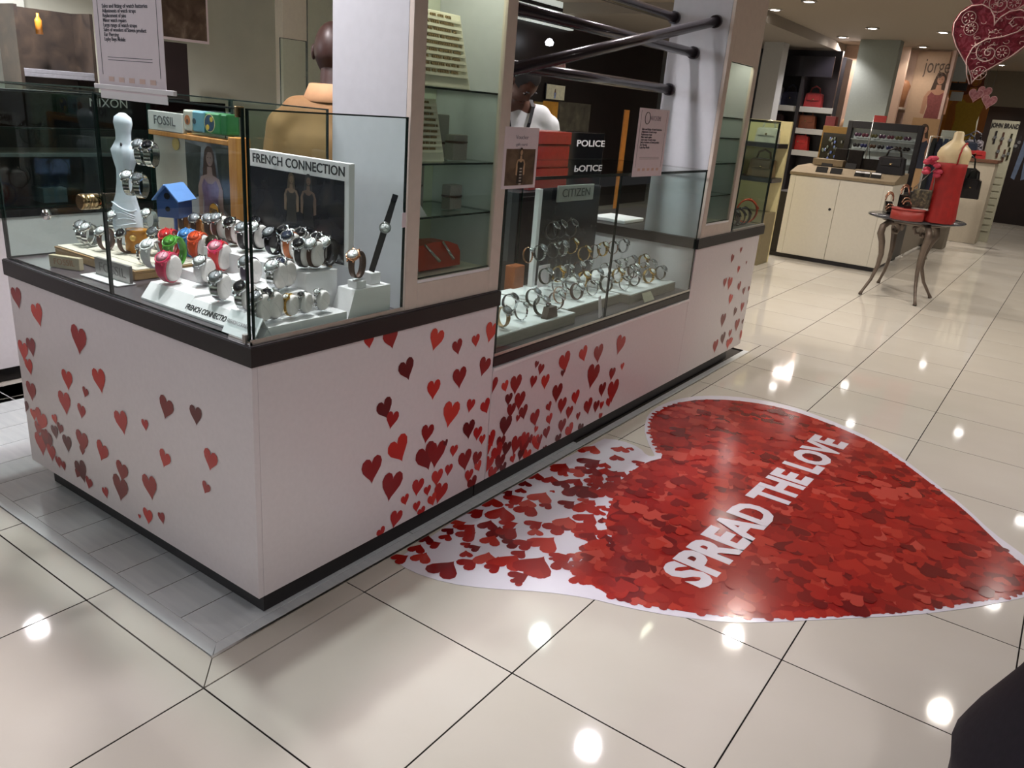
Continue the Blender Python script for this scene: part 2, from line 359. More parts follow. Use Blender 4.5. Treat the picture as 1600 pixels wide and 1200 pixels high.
RED_OUTLINE=[(2.347,-0.271),(2.465,-0.152),(2.628,-0.047),(2.813,0.024),(2.999,0.034),(3.202,-0.015),(3.359,-0.131),(3.467,-0.289),(3.519,-0.464),(3.506,-0.617),(3.449,-0.811),(3.365,-0.999),(3.195,-1.190),(2.994,-1.368),(2.802,-1.527),(2.635,-1.631),(2.496,-1.724),(2.366,-1.830),(2.198,-1.788),(2.067,-1.695),(1.924,-1.588),(1.766,-1.467),(1.615,-1.331),(1.461,-1.180),(1.353,-1.063),(1.292,-0.974),(1.235,-0.884),(1.200,-0.807),(1.160,-0.731),(1.127,-0.651),(1.147,-0.578),(1.152,-0.497),(1.178,-0.436),(1.312,-0.443),(1.386,-0.483),(1.477,-0.467),(1.534,-0.387),(1.661,-0.331),(1.808,-0.282),(1.929,-0.232),(2.072,-0.222),(2.230,-0.225)]
SHEET_OUTLINE=[(0.812,0.098),(0.788,-0.028),(0.821,-0.173),(0.886,-0.289),(1.003,-0.446),(1.075,-0.581),(1.115,-0.706),(1.175,-0.842),(1.258,-0.987),(1.361,-1.103),(1.530,-1.267),(1.741,-1.472),(1.888,-1.593),(2.029,-1.699),(2.195,-1.808),(2.395,-1.882),(2.535,-1.767),(2.665,-1.640),(2.846,-1.522),(3.043,-1.361),(3.250,-1.180),(3.415,-0.988),(3.513,-0.795),(3.573,-0.598),(3.587,-0.443),(3.535,-0.264),(3.425,-0.105),(3.266,0.013),(3.034,0.070),(2.818,0.058),(2.605,-0.025),(2.448,-0.125),(2.364,-0.194),(2.317,-0.230),(2.299,-0.191),(2.360,-0.126),(2.376,-0.010),(2.315,0.105)]
INK = attr_mat('heart_print_ink', .3)
def panel_hearts(name, data, parent, plane, clip, seed, aspect=.95):
    """printed vinyl hearts on an upright panel: plane ('x', v) or ('y', v)"""
    rnd = random.Random(seed); mb = MB()
    for k, (a, z, h) in enumerate(data):
        a, z, h = a/1000, z/1000, h/1000*1.08; rot = rnd.uniform(-.38, .38); col = rnd.choice(REDL)
        e = .0012 + k*.000006
        vs = []
        for x, y in heart2d(h*aspect, h, rot):
            aa = min(max(a+x, clip[0]), clip[1]); zz = min(max(z+y, clip[2]), clip[3])
            vs.append((plane[1]-e, aa, zz) if plane[0] == 'x' else (aa, plane[1]-e, zz))
        f = list(range(20)); mb.add(vs, [f[::-1] if plane[0] == 'x' else f], 0, False, col)
    return build(name, mb, INK, parent, kind='stuff')

XL, YF = .262, .10            # the two outer faces
YE = 1.478                    # far end of the left run
# ----- corner counter -----
t = thing('display_counter', 'white corner counter with a scatter of red hearts and a black top, nearest the camera', 'counter', (.8, .8, 0), 'heart printed kiosk counters')
K1 = t
build('plinth', MB().box((XL+.055, YF+.052, .003), (1.37, YF+.10, .10)).box((XL+.055, YF+.10, .003), (XL+.10, YE-.04, .10)), M_KICK, t)
lp = MB(); lp.bev((XL, YF+.0, .10), (XL+.018, YE, .832), .002)
LP = build('side_panel', lp, M_WHITE, t)
fp = MB(); fp.bev((XL+.0185, YF, .10), (1.372, YF+.018, .832), .002)
FP = build('front_panel', fp, M_WHITE, t)
build('back_panel', MB().box((.845, .72, .10), (.86, YE-.002, .83)).box((.845, .705, .10), (1.372, .719, .83)).box((XL+.018, YE-.018, .10), (.845, YE-.002, .83)).box((1.354, YF+.02, .56), (1.372, .70, .83)), M_BLACK, t)
build('bottom_board', MB().box((XL+.02, YF+.02, .1), (.844, YE-.02, .118)), M_BLACK, t)
ct = MB(); pts = [(XL-.006, YF-.008), (1.374, YF-.008), (1.374, .705), (.862, .705), (.862, YE+.004), (XL-.006, YE+.004)]
ct.prism(pts, .058, T=Matrix.Translation((0, 0, .833)))
build('countertop', ct, M_COUNTER, t)
eb = MB(); eb.box((XL-.010, YF-.012, .834), (1.375, YF-.008, .888)).box((XL-.010, YF-.008, .834), (XL-.006, YE+.004, .888)); build('edge_band', eb, M_BLACK, t)
panel_hearts('heart_print', LEFT_HEARTS, LP, ('x', XL), (YF+.01, YE-.002, .102, .83), 3)
panel_hearts('heart_print', [h for h in FRONT_HEARTS if h[0] < 1352], FP, ('y', YF), (XL+.02, 1.371, .102, .83), 5)
# ----- low middle counter -----
X1, X2, X3 = 1.376, 3.262, 4.33
t = thing('display_counter', 'low white middle counter under the long glass case, dense with printed hearts', 'counter', (2.3, .4, 0), 'heart printed kiosk counters'); K2 = t
build('plinth', MB().box((X1, YF+.052, .003), (X2, YF+.10, .10)), M_KICK, t)
FP = build('front_panel', MB().bev((X1, YF, .10), (X2-.002, YF+.018, .566), .002), M_WHITE, t)
build('top_lip', MB().bev((X1, YF-.006, .567), (X2-.002, YF+.03, .580), .002), mat('bright_white_lip', '#f4f1f3', .3, noise=0), t)
build('case_floor', MB().box((X1, YF+.004, .584), (X2-.002, .70, .626)), M_COUNTER, t)
build('edge_band', MB().box((X1, YF+.000, .586), (X2-.002, YF+.0035, .622)), M_BLACK, t)
build('back_panel', MB().box((X1, .684, .10), (X2-.002, .70, .583)), M_BLACK, t)
panel_hearts('heart_print', [h for h in FRONT_HEARTS if h[0] >= 1352], FP, ('y', YF), (X1+.002, X2-.004, .102, .565), 11)
# ----- end counter -----
t = thing('display_counter', 'tall white end counter with orange-lit hearts near its far edge', 'counter', (3.8, .6, 0), 'heart printed kiosk counters'); K3 = t
build('plinth', MB().box((X2, YF+.052, .003), (X3-.10, YF+.10, .10)).box((X3-.14, YF+.10, .003), (X3-.10, 1.0, .10)), M_KICK, t)
FP = build('front_panel', MB().bev((X2, YF, .10), (X3, YF+.018, .866), .002), M_WHITE, t)
build('side_panel', MB().bev((X2, YF+.0185, .627), (X2+.018, 1.05, .866), .002), M_WHITE, t)
build('side_panel', MB().bev((X3-.018, YF+.0185, .10), (X3, 1.05, .866), .002), M_WHITE, t)
build('back_panel', MB().box((X2+.02, 1.032, .10), (X3-.02, 1.05, .866)), M_BLACK, t)
build('countertop', MB().box((X2-.010, YF-.010, .867), (X3+.05, 1.06, .922)), M_BLACK, t)
panel_hearts('heart_print', END_HEARTS, FP, ('y', YF), (X2+.01, X3-.002, .102, .862), 19)

# ----- glass cases -----
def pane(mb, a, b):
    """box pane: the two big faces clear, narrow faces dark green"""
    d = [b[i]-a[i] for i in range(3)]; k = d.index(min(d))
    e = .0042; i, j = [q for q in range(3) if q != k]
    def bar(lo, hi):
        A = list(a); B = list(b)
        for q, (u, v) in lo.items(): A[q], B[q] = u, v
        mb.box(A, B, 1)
    bar({i: (a[i], a[i]+e)}, 0); bar({i: (b[i]-e, b[i])}, 0)          # dark green bars put the ground edges' internal reflection into colour
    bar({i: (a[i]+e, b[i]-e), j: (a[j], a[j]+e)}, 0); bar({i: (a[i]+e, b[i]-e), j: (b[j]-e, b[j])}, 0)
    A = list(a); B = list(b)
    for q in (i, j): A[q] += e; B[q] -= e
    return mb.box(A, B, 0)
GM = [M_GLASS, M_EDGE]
t = thing('glass_case', 'large corner glass showcase full of watches above the black counter', 'showcase', (.56, .8, .891), 'frameless glass showcases'); G1 = t
ZT = 1.49; zb = .894
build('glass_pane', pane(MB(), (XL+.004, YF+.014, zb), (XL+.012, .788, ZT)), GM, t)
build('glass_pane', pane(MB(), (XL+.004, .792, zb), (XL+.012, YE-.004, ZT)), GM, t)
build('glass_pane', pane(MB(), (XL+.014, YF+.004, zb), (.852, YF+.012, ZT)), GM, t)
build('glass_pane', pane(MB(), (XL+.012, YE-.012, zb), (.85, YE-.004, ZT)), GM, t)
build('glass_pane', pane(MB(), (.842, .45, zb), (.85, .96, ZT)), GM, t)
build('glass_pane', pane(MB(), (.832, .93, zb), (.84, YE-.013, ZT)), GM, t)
build('base_channel', MB().box((XL+.002, YF+.001, .8915), (.853, YF+.006, .906)).box((XL+.002, YF+.001, .8915), (XL+.006, YF+.10, .900)), M_ALU, t)
build('corner_clip', MB().bev((XL-.004, YF+.018, .893), (XL+.018, YF+.032, .918), .002), M_ALU, t)
build('corner_clip', MB().bev((XL-.004, YF+.02, 1.468), (XL+.018, YF+.03, 1.494), .002), M_BRASS, t)
kn = MB(); kT = Matrix.Translation((XL-.052, .815, 1.178)) @ Matrix.Rotation(PI/2, 4, 'Y')
kn.lathe([(.021, 0), (.0235, .003), (.0235, .018), (.021, .020), (.0235, .022), (.0235, .025), (.021, .027), (.0235, .03), (.0235, .054), (.02, .056)], 24, T=kT)
build('joint_knob', kn, M_BRASS, t)
cl = MB(); cT = Matrix.Translation((XL-.02, 1.12, 1.096)) @ Matrix.Rotation(PI/2, 4, 'Y'); cl.lathe([(.010, 0), (.017, .004), (.017, .018), (.008, .024)], 16, T=cT); build('glass_stud', cl, M_CHROME, t)
t = thing('glass_case', 'long low glass showcase between the two white towers', 'showcase', (2.3, .4, .626), 'frameless glass showcases'); G2 = t
ZM = 1.292
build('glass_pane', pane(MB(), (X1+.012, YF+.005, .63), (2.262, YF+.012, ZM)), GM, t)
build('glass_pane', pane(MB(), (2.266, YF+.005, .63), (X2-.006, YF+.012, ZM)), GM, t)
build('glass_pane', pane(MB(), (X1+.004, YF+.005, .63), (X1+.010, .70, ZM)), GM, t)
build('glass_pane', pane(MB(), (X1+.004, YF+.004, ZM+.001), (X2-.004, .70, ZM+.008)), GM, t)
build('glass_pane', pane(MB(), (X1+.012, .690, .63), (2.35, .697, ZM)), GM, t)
build('base_channel', MB().box((X1+.004, YF+.001, .6265), (X2-.004, YF+.0045, .637)), M_ALU, t)
t = thing('glass_case', 'small glass showcase at the far end of the kiosk right of the far tower', 'showcase', (4.05, .3, .923), 'frameless glass showcases')
a, b = 3.80, X3+.04
build('glass_pane', pane(MB(), (a, YF+.006, .93), (b, YF+.013, 1.575)), GM, t)
build('glass_pane', pane(MB(), (b-.008, YF+.014, .93), (b-.001, .60, 1.575)), GM, t)
build('glass_pane', pane(MB(), (a, YF+.006, 1.576), (b, .60, 1.583)), GM, t)
build('base_channel', MB().box((a, YF-.004, .9225), (b, YF+.005, .936)), M_ALU, t)

# ----- white towers with glazed showcases -----
def tower(label, x0, x1, y0, y1, z0, ztop, zwin, glass_z, shelves, inner, led):
    t = thing('display_tower', label, 'display tower', ((x0+x1)/2, (y0+y1)/2, z0), 'white towers with glazed fronts')
    st = .058
    build('side_panel', MB().box((x0, y0+.02, z0), (x0+.02, y1, ztop)), M_TOWER, t)
    build('side_panel', MB().box((x1-.02, y0+.02, z0), (x1, y1, ztop)), M_TOWER, t)
    build('back_panel', MB().box((x0+.021, y1-.015, z0), (x1-.021, y1, ztop)), inner, t)
    build('header_panel', MB().box((x0+.021, y0+.02, zwin[1]+.06), (x1-.021, y1-.016, ztop)), M_TOWER, t)
    build('base_board', MB().box((x0+.021, y0+.021, z0), (x1-.021, y1-.016, zwin[0])), M_FRAME, t)
    fr = build('door_frame', MB().bev((x0, y0, z0), (x0+st, y0+.019, ztop), .002).bev((x1-st, y0, z0), (x1, y0+.019, ztop), .002)
          .bev((x0+st, y0, z0), (x1-st, y0+.019, zwin[0]), .002).bev((x0+st, y0, zwin[1]), (x1-st, y0+.019, ztop), .002), M_FRAME, t)
    build('sill', MB().box((x0+st+.002, y0+.001, zwin[0]+.0005), (x1-st-.002, y0+.008, zwin[0]+.010)), M_STAND, fr)
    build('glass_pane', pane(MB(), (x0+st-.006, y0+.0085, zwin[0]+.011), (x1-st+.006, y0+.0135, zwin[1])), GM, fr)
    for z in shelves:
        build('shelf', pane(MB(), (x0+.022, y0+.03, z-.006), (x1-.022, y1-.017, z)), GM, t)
    d = bpy.data.lights.new('tower_led', 'AREA'); d.size = .3; d.size_y = .05; d.shape = 'RECTANGLE'; d.energy = led; d.color = (1, .92, .74)
    o = bpy.data.objects.new('tower_led', d); C.objects.link(o); o.parent = t
    o.location = Vector(((x0+x1)/2, y0+.06, zwin[1]+.05)) - Vector(t.location)
    return t
M_CREAMIN = mat('pale_green_cream_lining', '#c9cdbd', .6, noise=.02)
TW1 = tower('tall white tower with a glazed showcase, jewellery trays and a red cushion', .857, 1.368, YF, .44, .892, 2.45, (.975, 2.05), None, [1.182, 1.352, 1.583], M_CREAMIN, 2.6)
TW2 = tower('far white tower with a narrow glazed front, right of the dark rods', 3.285, 3.76, YF, .45, .923, 2.45, (.99, 1.86), None, [1.15, 1.33, 1.47, 1.58], mat('warm_cream_lining', '#d9cfa6', .6, noise=.02), 1.1)

# ----- dark tubular rods between the towers -----
M_ROD = mat('dark_bronze_tube', '#2b2429', .25, .3, noise=.1, coat=.3)
def rod(p, q, label):
    t = thing('tubular_rod', label, 'rod', p, 'dark rods spanning the gap between the towers')
    build('tube', MB().tube([p, q], .024, 16), M_ROD, t)
    for e, s in ((p, 1), (q, -1)):
        e = Vector(e); d = (Vector(q)-Vector(p)).normalized()*s
        build('end_flange', MB().tube([e+d*.001, e+d*.03], .032, 16), M_ROD, t)
xr0, xr1 = 1.370, 3.283
rod((xr0, .43, 2.058), (xr1, .43, 2.058), 'uppermost dark rod running into the far tower, cut by the top of the frame')
rod((xr0, .291, 1.887), (xr1, .291, 1.887), 'dark rod just below the slanting one, second level on the far tower')
rod((xr0, .403, 1.697), (xr1, .403, 1.697), 'lowest dark rod, just above the heads')
rod((xr0, .20, 1.643), (xr1, .192, 2.045), 'slanting dark rod that crosses in front of the level ones')

# ----- big heart floor decal -----
def inside(p, poly):
    x, y = p; c = False; n = len(poly)
    for i in range(n):
        x1, y1 = poly[i]; x2, y2 = poly[i-1]
        if (y1 > y) != (y2 > y) and x < (x2-x1)*(y-y1)/(y2-y1)+x1: c = not c
    return c
def dist_poly(p, poly):
    d = 9; px, py = p
    for i in range(len(poly)):
        x1, y1 = poly[i-1]; x2, y2 = poly[i]; dx, dy = x2-x1, y2-y1
        u = max(0, min(1, ((px-x1)*dx+(py-y1)*dy)/(dx*dx+dy*dy+1e-12)))
        d = min(d, math.hypot(px-x1-u*dx, py-y1-u*dy))
    return d
def densify(poly, it=2):
    for _ in range(it):
        q = []
        for i in range(len(poly)):
            a, b = poly[i], poly[(i+1) % len(poly)]
            q += [(a[0]*.75+b[0]*.25, a[1]*.75+b[1]*.25), (a[0]*.25+b[0]*.75, a[1]*.25+b[1]*.75)]
        poly = q
    return poly
DEC = thing('floor_decal', 'huge red heart sticker reading SPREAD THE LOVE on the tiled floor', 'floor sticker', (2.2, -.6, .0005))
sheet = densify([(x, min(y, .083)) for x, y in SHEET_OUTLINE], 1)
build('backing_sheet', MB().prism(sheet, .0008, T=Matrix.Translation((0, 0, .0006))), mat('white_vinyl_sheet', '#dcd8e4', .16, noise=.01), DEC)
mb = MB(); rnd = random.Random(21)
red = densify(RED_OUTLINE, 1)
mb.add([(x, y, .0018) for x, y in red], [list(range(len(red)))], 0, False, hexc('#8f1a1a'))
hs = []
for x, y, wd in LOOSE_HEARTS: hs.append((x/1000, y/1000, wd/1000*1.25, rnd.uniform(-.6, .6) + PI/4 + .9))
xs = [p[0] for p in red]; ys = [p[1] for p in red]
edge = []
for i in range(len(red)):
    (ax, ay), (bx, by) = red[i-1], red[i]; L = math.hypot(bx-ax, by-ay); k = max(1, int(L/.035))
    for q in range(k): edge.append((ax+(bx-ax)*q/k, ay+(by-ay)*q/k))
inner = []
while len(inner) < 1250:
    p = (rnd.uniform(min(xs), max(xs)), rnd.uniform(min(ys), max(ys)))
    if inside(p, red) and dist_poly(p, red) > .05: inner.append(p)
BASEROT = .9 + PI/4
for _ in range(900):
    p = (rnd.uniform(.9, 2.3), rnd.uniform(-.5, .07))
    if inside(p, sheet) and not inside(p, red) and dist_poly(p, sheet) > .035:
        d_ = dist_poly(p, red)
        if d_ < .45 and rnd.random() < .55*math.exp(-d_/.13)*.45: hs.append((p[0], p[1], rnd.uniform(.05, .105), PI/4 + .9 + rnd.uniform(-.7, .7)))
ecx, ecy = sum(xs)/len(xs), sum(ys)/len(ys)
for p in edge:
    d_ = math.hypot(p[0]-ecx, p[1]-ecy); q = (p[0]-(p[0]-ecx)/d_*.022, p[1]-(p[1]-ecy)/d_*.022)
    hs.append((q[0], q[1], rnd.uniform(.042, .066), BASEROT + rnd.uniform(-.9, .9)))
for p in inner: hs.append((p[0], p[1], rnd.uniform(.06, .125), BASEROT + rnd.uniform(-1.0, 1.0)))
SHADES = [hexc(h) for h in ('#9b211d', '#a3241f', '#8e1d1b', '#a92a22', '#98211e', '#79181a', '#ae3329', '#8f1e1c', '#9f2520', '#6c1518', '#b5443a')]
for k, (x, y, wd, rot) in enumerate(hs):
    z = .0019 + k*1.6e-6; col = rnd.choice(SHADES)
    vs = [(x+a, min(y+b, .082), z) for a, b in heart2d(wd, wd*.95, rot)]
    mb.add(vs, [list(range(20))[::-1]], 0, False, col)
build('heart_print', mb, attr_mat('floor_heart_ink', .14), DEC, kind='stuff')
M_LETTER = mat('white_vinyl_letter', '#d9d2dc', .2, noise=0)
a, b = Vector((1.417,-0.788,0.000)), Vector((3.202,-0.839,0.000))
u = (b-a).normalized(); up = Vector((-u.y, u.x, 0))
text('lettering', 'SPREAD THE LOVE', (a+b)/2 + Vector((0, 0, .0046)), u, up, .23, M_LETTER, DEC, width=(b-a).length*1.03, bold=.010, ext=.0002)

# ---------- watches ----------
MESHC = {}
def ring_mesh(kind, rx, rz, w, t, n=40):
    k = ('strap', kind, rx, rz, w, t)
    if k in MESHC: return MESHC[k]
    mb = MB(); rings = []
    open_ = kind == 'bangle_open'
    for i in range(n):
        a = 2*PI*i/n; g = t*(1 if kind not in ('link',) else (1.0 if i % 2 else .45))
        ww = w*(.82+.18*abs(math.cos(a/2 - PI*.125))) if kind == 'leather' else w
        if kind == 'chunky': g = t*(1.0+1.2*max(0, math.cos(a-PI*.75))); ww = w*(1+.5*max(0, math.cos(a-PI*.75)))
        for r_, y in ((0, -ww/2), (g*.8, -ww/2), (g, -ww*.36), (g, ww*.36), (g*.8, ww/2), (0, ww/2)):
            rings.append((math.cos(a)*(rx+r_), y, rz + math.sin(a)*(rz+r_)))
    fs = []
    for i in range(n):
        j = (i+1) % n
        for q in range(6): fs.append((i*6+q, j*6+q, j*6+(q+1) % 6, i*6+(q+1) % 6))
    mb.add(rings, fs, 0, kind != 'link')
    MESHC[k] = mb; return mb
def watch_meshes(kind, strap, metal, dial, size, hands):
    key = ('w', kind, strap.name, metal.name, dial.name, size, hands.name)
    if key in MESHC: return MESHC[key]
    rx, rz, w = .029*size, .034*size, (.020 if kind != 'thin' else .009)*size
    sm = ring_mesh({'thin': 'link'}.get(kind, kind), rx, rz, w, .0030*size).mesh('strap', strap)
    e = math.radians(48)                               # the dial looks out and up
    d = Vector((-math.cos(e), 0, math.sin(e)))
    c = Vector((d.x*(rx+.001), 0, rz + d.z*(rz+.001)))
    T = frame_T(c, (0, 1, 0), d.cross(Vector((0, 1, 0))) * -1)
    if (T.to_3x3() @ Vector((0, 0, 1))).dot(d) < 0: T = frame_T(c, (0, -1, 0), d.cross(Vector((0, 1, 0))) * -1)
    R = (.0195 if kind != 'thin' else .012)*size
    cm = MB(); cm.lathe([(R*.8, -.002), (R*.98, 0), (R, .003), (R, .006), (R*.94, .0085), (R*.84, .0085), (R*.82, .0075)], 24, T=T)
    cm.tube([T @ Vector((R*.97, 0, .004)), T @ Vector((R*1.14, 0, .004))], .0022*size, 8)
    for sy in (-1, 1):
        for sx in (-1, 1): cm.box((sx*R*.45-.0015, sy*R*.75, -.001), (sx*R*.45+.0015, sy*R*1.15, .005), T=T) if sy > 0 else cm.box((sx*R*.45-.0015, -R*1.15, -.001), (sx*R*.45+.0015, -R*.75, .005), T=T)
    dm = MB(); dm.lathe([(R*.83, .0076), (0, .0077)], 24, T=T)
    hm = MB(); hm.box((-.0007, -.001, .0079), (.0007, R*.66, .0083), T=T); hm.box((-.001, -.0007, .0079), (R*.45, .0007, .0083), T=T)
    for q in range(12):
        a = q*PI/6; hm.box((-.0005, R*.66, .0078), (.0005, R*.78, .0081), T=T @ Matrix.Rotation(a, 4, 'Z'))
    r = (sm, cm.mesh('case', metal), dm.mesh('dial', dial), hm.mesh('hands', hands)); MESHC[key] = r; return r
def child(name, me, parent):
    o = bpy.data.objects.new(name, me); C.objects.link(o); o.parent = parent; return o
def watch(label, loc, kind='link', strap=None, metal=None, dial=None, size=1.0, yaw=0, group=None, tilt=0, name='wrist_watch'):
    strap = strap or M_STEEL; metal = metal or M_STEEL; dial = dial or W_DIALW
    hands = M_INK if dial in (W_DIALW, W_DIALS, W_DIALP) else M_STEEL
    o = thing(name, label, 'watch', loc, group, (0, tilt, yaw))
    s_, c_, d_, h_ = watch_meshes(kind, strap, metal, dial, size, hands)
    child('strap', s_, o); child('case', c_, o); dd = child('dial', d_, o); child('hands', h_, dd)
    return o
def cushion(label, loc, size=1.0, yaw=0, base=0, clear=False, group='watch cushions'):
    """oval watch pillow (or clear C-clip) with an acrylic foot; loc is the bottom of the watch loop"""
    key = ('cush', size, clear, base)
    if key not in MESHC:
        rx, rz = .029*size-.0012, .034*size-.0012
        mb = MB(); T = Matrix.Translation((0, 0, .034*size)) @ Matrix.Rotation(PI/2, 4, 'X')
        if clear:
            pts = [(math.cos(a)*(rx-.001), 0, .034*size+math.sin(a)*(rz-.001)) for a in [math.radians(v) for v in range(-60, 245, 12)]]
            mb.tube(pts, .0022, 6)
            ft = MB(); ft.bev((-.022, -.016, -base), (.022, .016, -base+.004), .001); ft.bev((-.003, -.008, -base+.004), (.003, .008, .0005), .001) if base > .006 else None
        else:
            hw = .0185*size
            mb.lathe([(.0*rx, -hw), (.8, -hw), (.93, -hw*.9), (1, -hw*.6), (1, hw*.6), (.93, hw*.9), (.8, hw), (0, hw)], 28,
                     T=T @ Matrix.Diagonal((rx, rz, 1, 1)))
            ft = MB(); ft.bev((-.026, -.024, -base), (.026, .024, -base+.003), .001)
            if base > .004: ft.box((-.004, -.018, -base+.003), (.004, .018, .0015))
            ft.tube([(.02, -.0235, -base+.003), (-.004, -.0235, .03*size), (-.02, -.0235, .045*size)], .0012, 6)
        MESHC[key] = (mb.mesh('pillow', M_GLASS2 if clear else M_CUSH), ft.mesh('foot', M_GLASS2))
    o = thing('watch_clip' if clear else 'watch_cushion', label, 'watch stand', loc, group, (0, 0, yaw))
    a, b = MESHC[key]; child('clip_loop' if clear else 'pillow', a, o); child('foot', b, o); return o
def leather(n, h): return mat(n, h, .5, noise=.12, scale=200)
def plastic(n, h): return mat(n, h, .25, noise=.04, scale=100)
W_DIALW = mat('white_dial', '#eef0f1', .3, noise=0); W_DIALK = mat('black_dial', '#17171c', .2, noise=0)
W_DIALS = mat('silver_dial', '#b9bcc2', .25, .4, noise=0); W_DIALN = mat('navy_dial', '#2a3145', .25, noise=0)
W_DIALP = mat('pink_dial', '#e5a0b0', .3, noise=0)
L_BLACK = leather('black_leather', '#1b181b'); L_BROWN = leather('brown_leather', '#4d3226'); L_TAN = leather('orange_tan_leather', '#a85a2c')
L_GREY = leather('grey_white_strap', '#c2bfc0'); L_PURPLE = leather('dark_purple_strap', '#33203a')
P_PINK = plastic('hot_pink_plastic', '#d4305a'); P_RED = plastic('red_plastic', '#c52a2c'); P_GREEN = plastic('bright_green_plastic', '#4f9a34')
P_BLUE = plastic('sky_blue_plastic', '#4f8fd0'); P_ORANGE = plastic('orange_red_glitter', '#cf4a22'); P_WHITE = plastic('white_plastic', '#e6e6e6')
P_OLIVE = mat('dark_bronze_bangle', '#3d3a2a', .25, .5, noise=.1); M_BLKMET = mat('black_steel', '#2b2b31', .18, .9, noise=.1, scale=400)
M_GOLD = mat('gold_metal', '#c39a45', .18, 1, noise=.06); M_ROSE = mat('rose_gold_metal', '#c98f6a', .2, 1, noise=.05)

# ----- white stepped stand -----
fs = thing('stepped_stand', 'white stepped watch stand with black lettering on its sloping front', 'display stand', (.5, .4, .892))
z0 = .892
def tread(y0, y1, x0, x1, z, slope=None, name='step_block'):
    if slope is None: slope = (z-z0-.006)*.8
    mb = MB(); pts = [(0, z0), (0, z0+.006), (slope, z), (x1-x0, z), (x1-x0, z0)]
    T = Matrix(((1, 0, 0, x0), (0, 0, 1, y0), (0, 1, 0, 0), (0, 0, 0, 1)))
    mb.prism(pts, y1-y0, T=T); return build(name, mb, M_STAND, fs)
FX = .312
tread(.47, .700, FX, .445, .943); tread(.285, .469, FX, .445, .936); tread(.118, .284, FX, .445, .925)
tread(.50, .70, .446, .535, .972, .004); tread(.202, .499, .446, .535, .985, .004); tread(.118, .200, .446, .622, .925, 0)
tread(.30, .70, .536, .66, 1.035, .004); tread(.202, .299, .536, .66, 1.035, .004); tread(.116, .190, .623, .805, .985, .03)
text('lettering', 'FRENCH CONNECTIO', Vector((FX+.0108, .385, .9125)), (0, -1, 0), (.8, 0, 1), .024, M_INK, fs, width=.19, bold=.0005)
cubeA = solo('riser_cube', MB().bev((.668, .125, .9855), (.708, .165, 1.008), .002), M_STAND, 'small white riser cube on the stepped stand, left of the pair', 'riser', 'white riser cubes')
cubeB = solo('riser_cube', MB().bev((.745, .140, .9855), (.785, .18, 1.022), .002), M_STAND, 'small white riser cube on the stepped stand under the long black strap', 'riser', 'white riser cubes')
tc = thing('tent_card', 'white folded tent card with faint grey lettering in the case corner', 'card', (.3, .15, .892))
mb = MB(); mb.prism([(-.035, 0), (0, .062), (.035, 0), (.032, 0), (0, .057), (-.032, 0)], .138, T=Matrix(((1, 0, 0, .315), (0, 0, 1, .115), (0, 1, 0, .892), (0, 0, 0, 1))))
build('folded_card', mb, M_STAND, tc)
text('lettering', 'FRENCH CONNECTION', Vector((.2955, .185, .925)), (0, -1, 0), (.5, 0, .86), .016, mat('faint_grey_ink', '#9a989c', .6, noise=0), tc, width=.12)

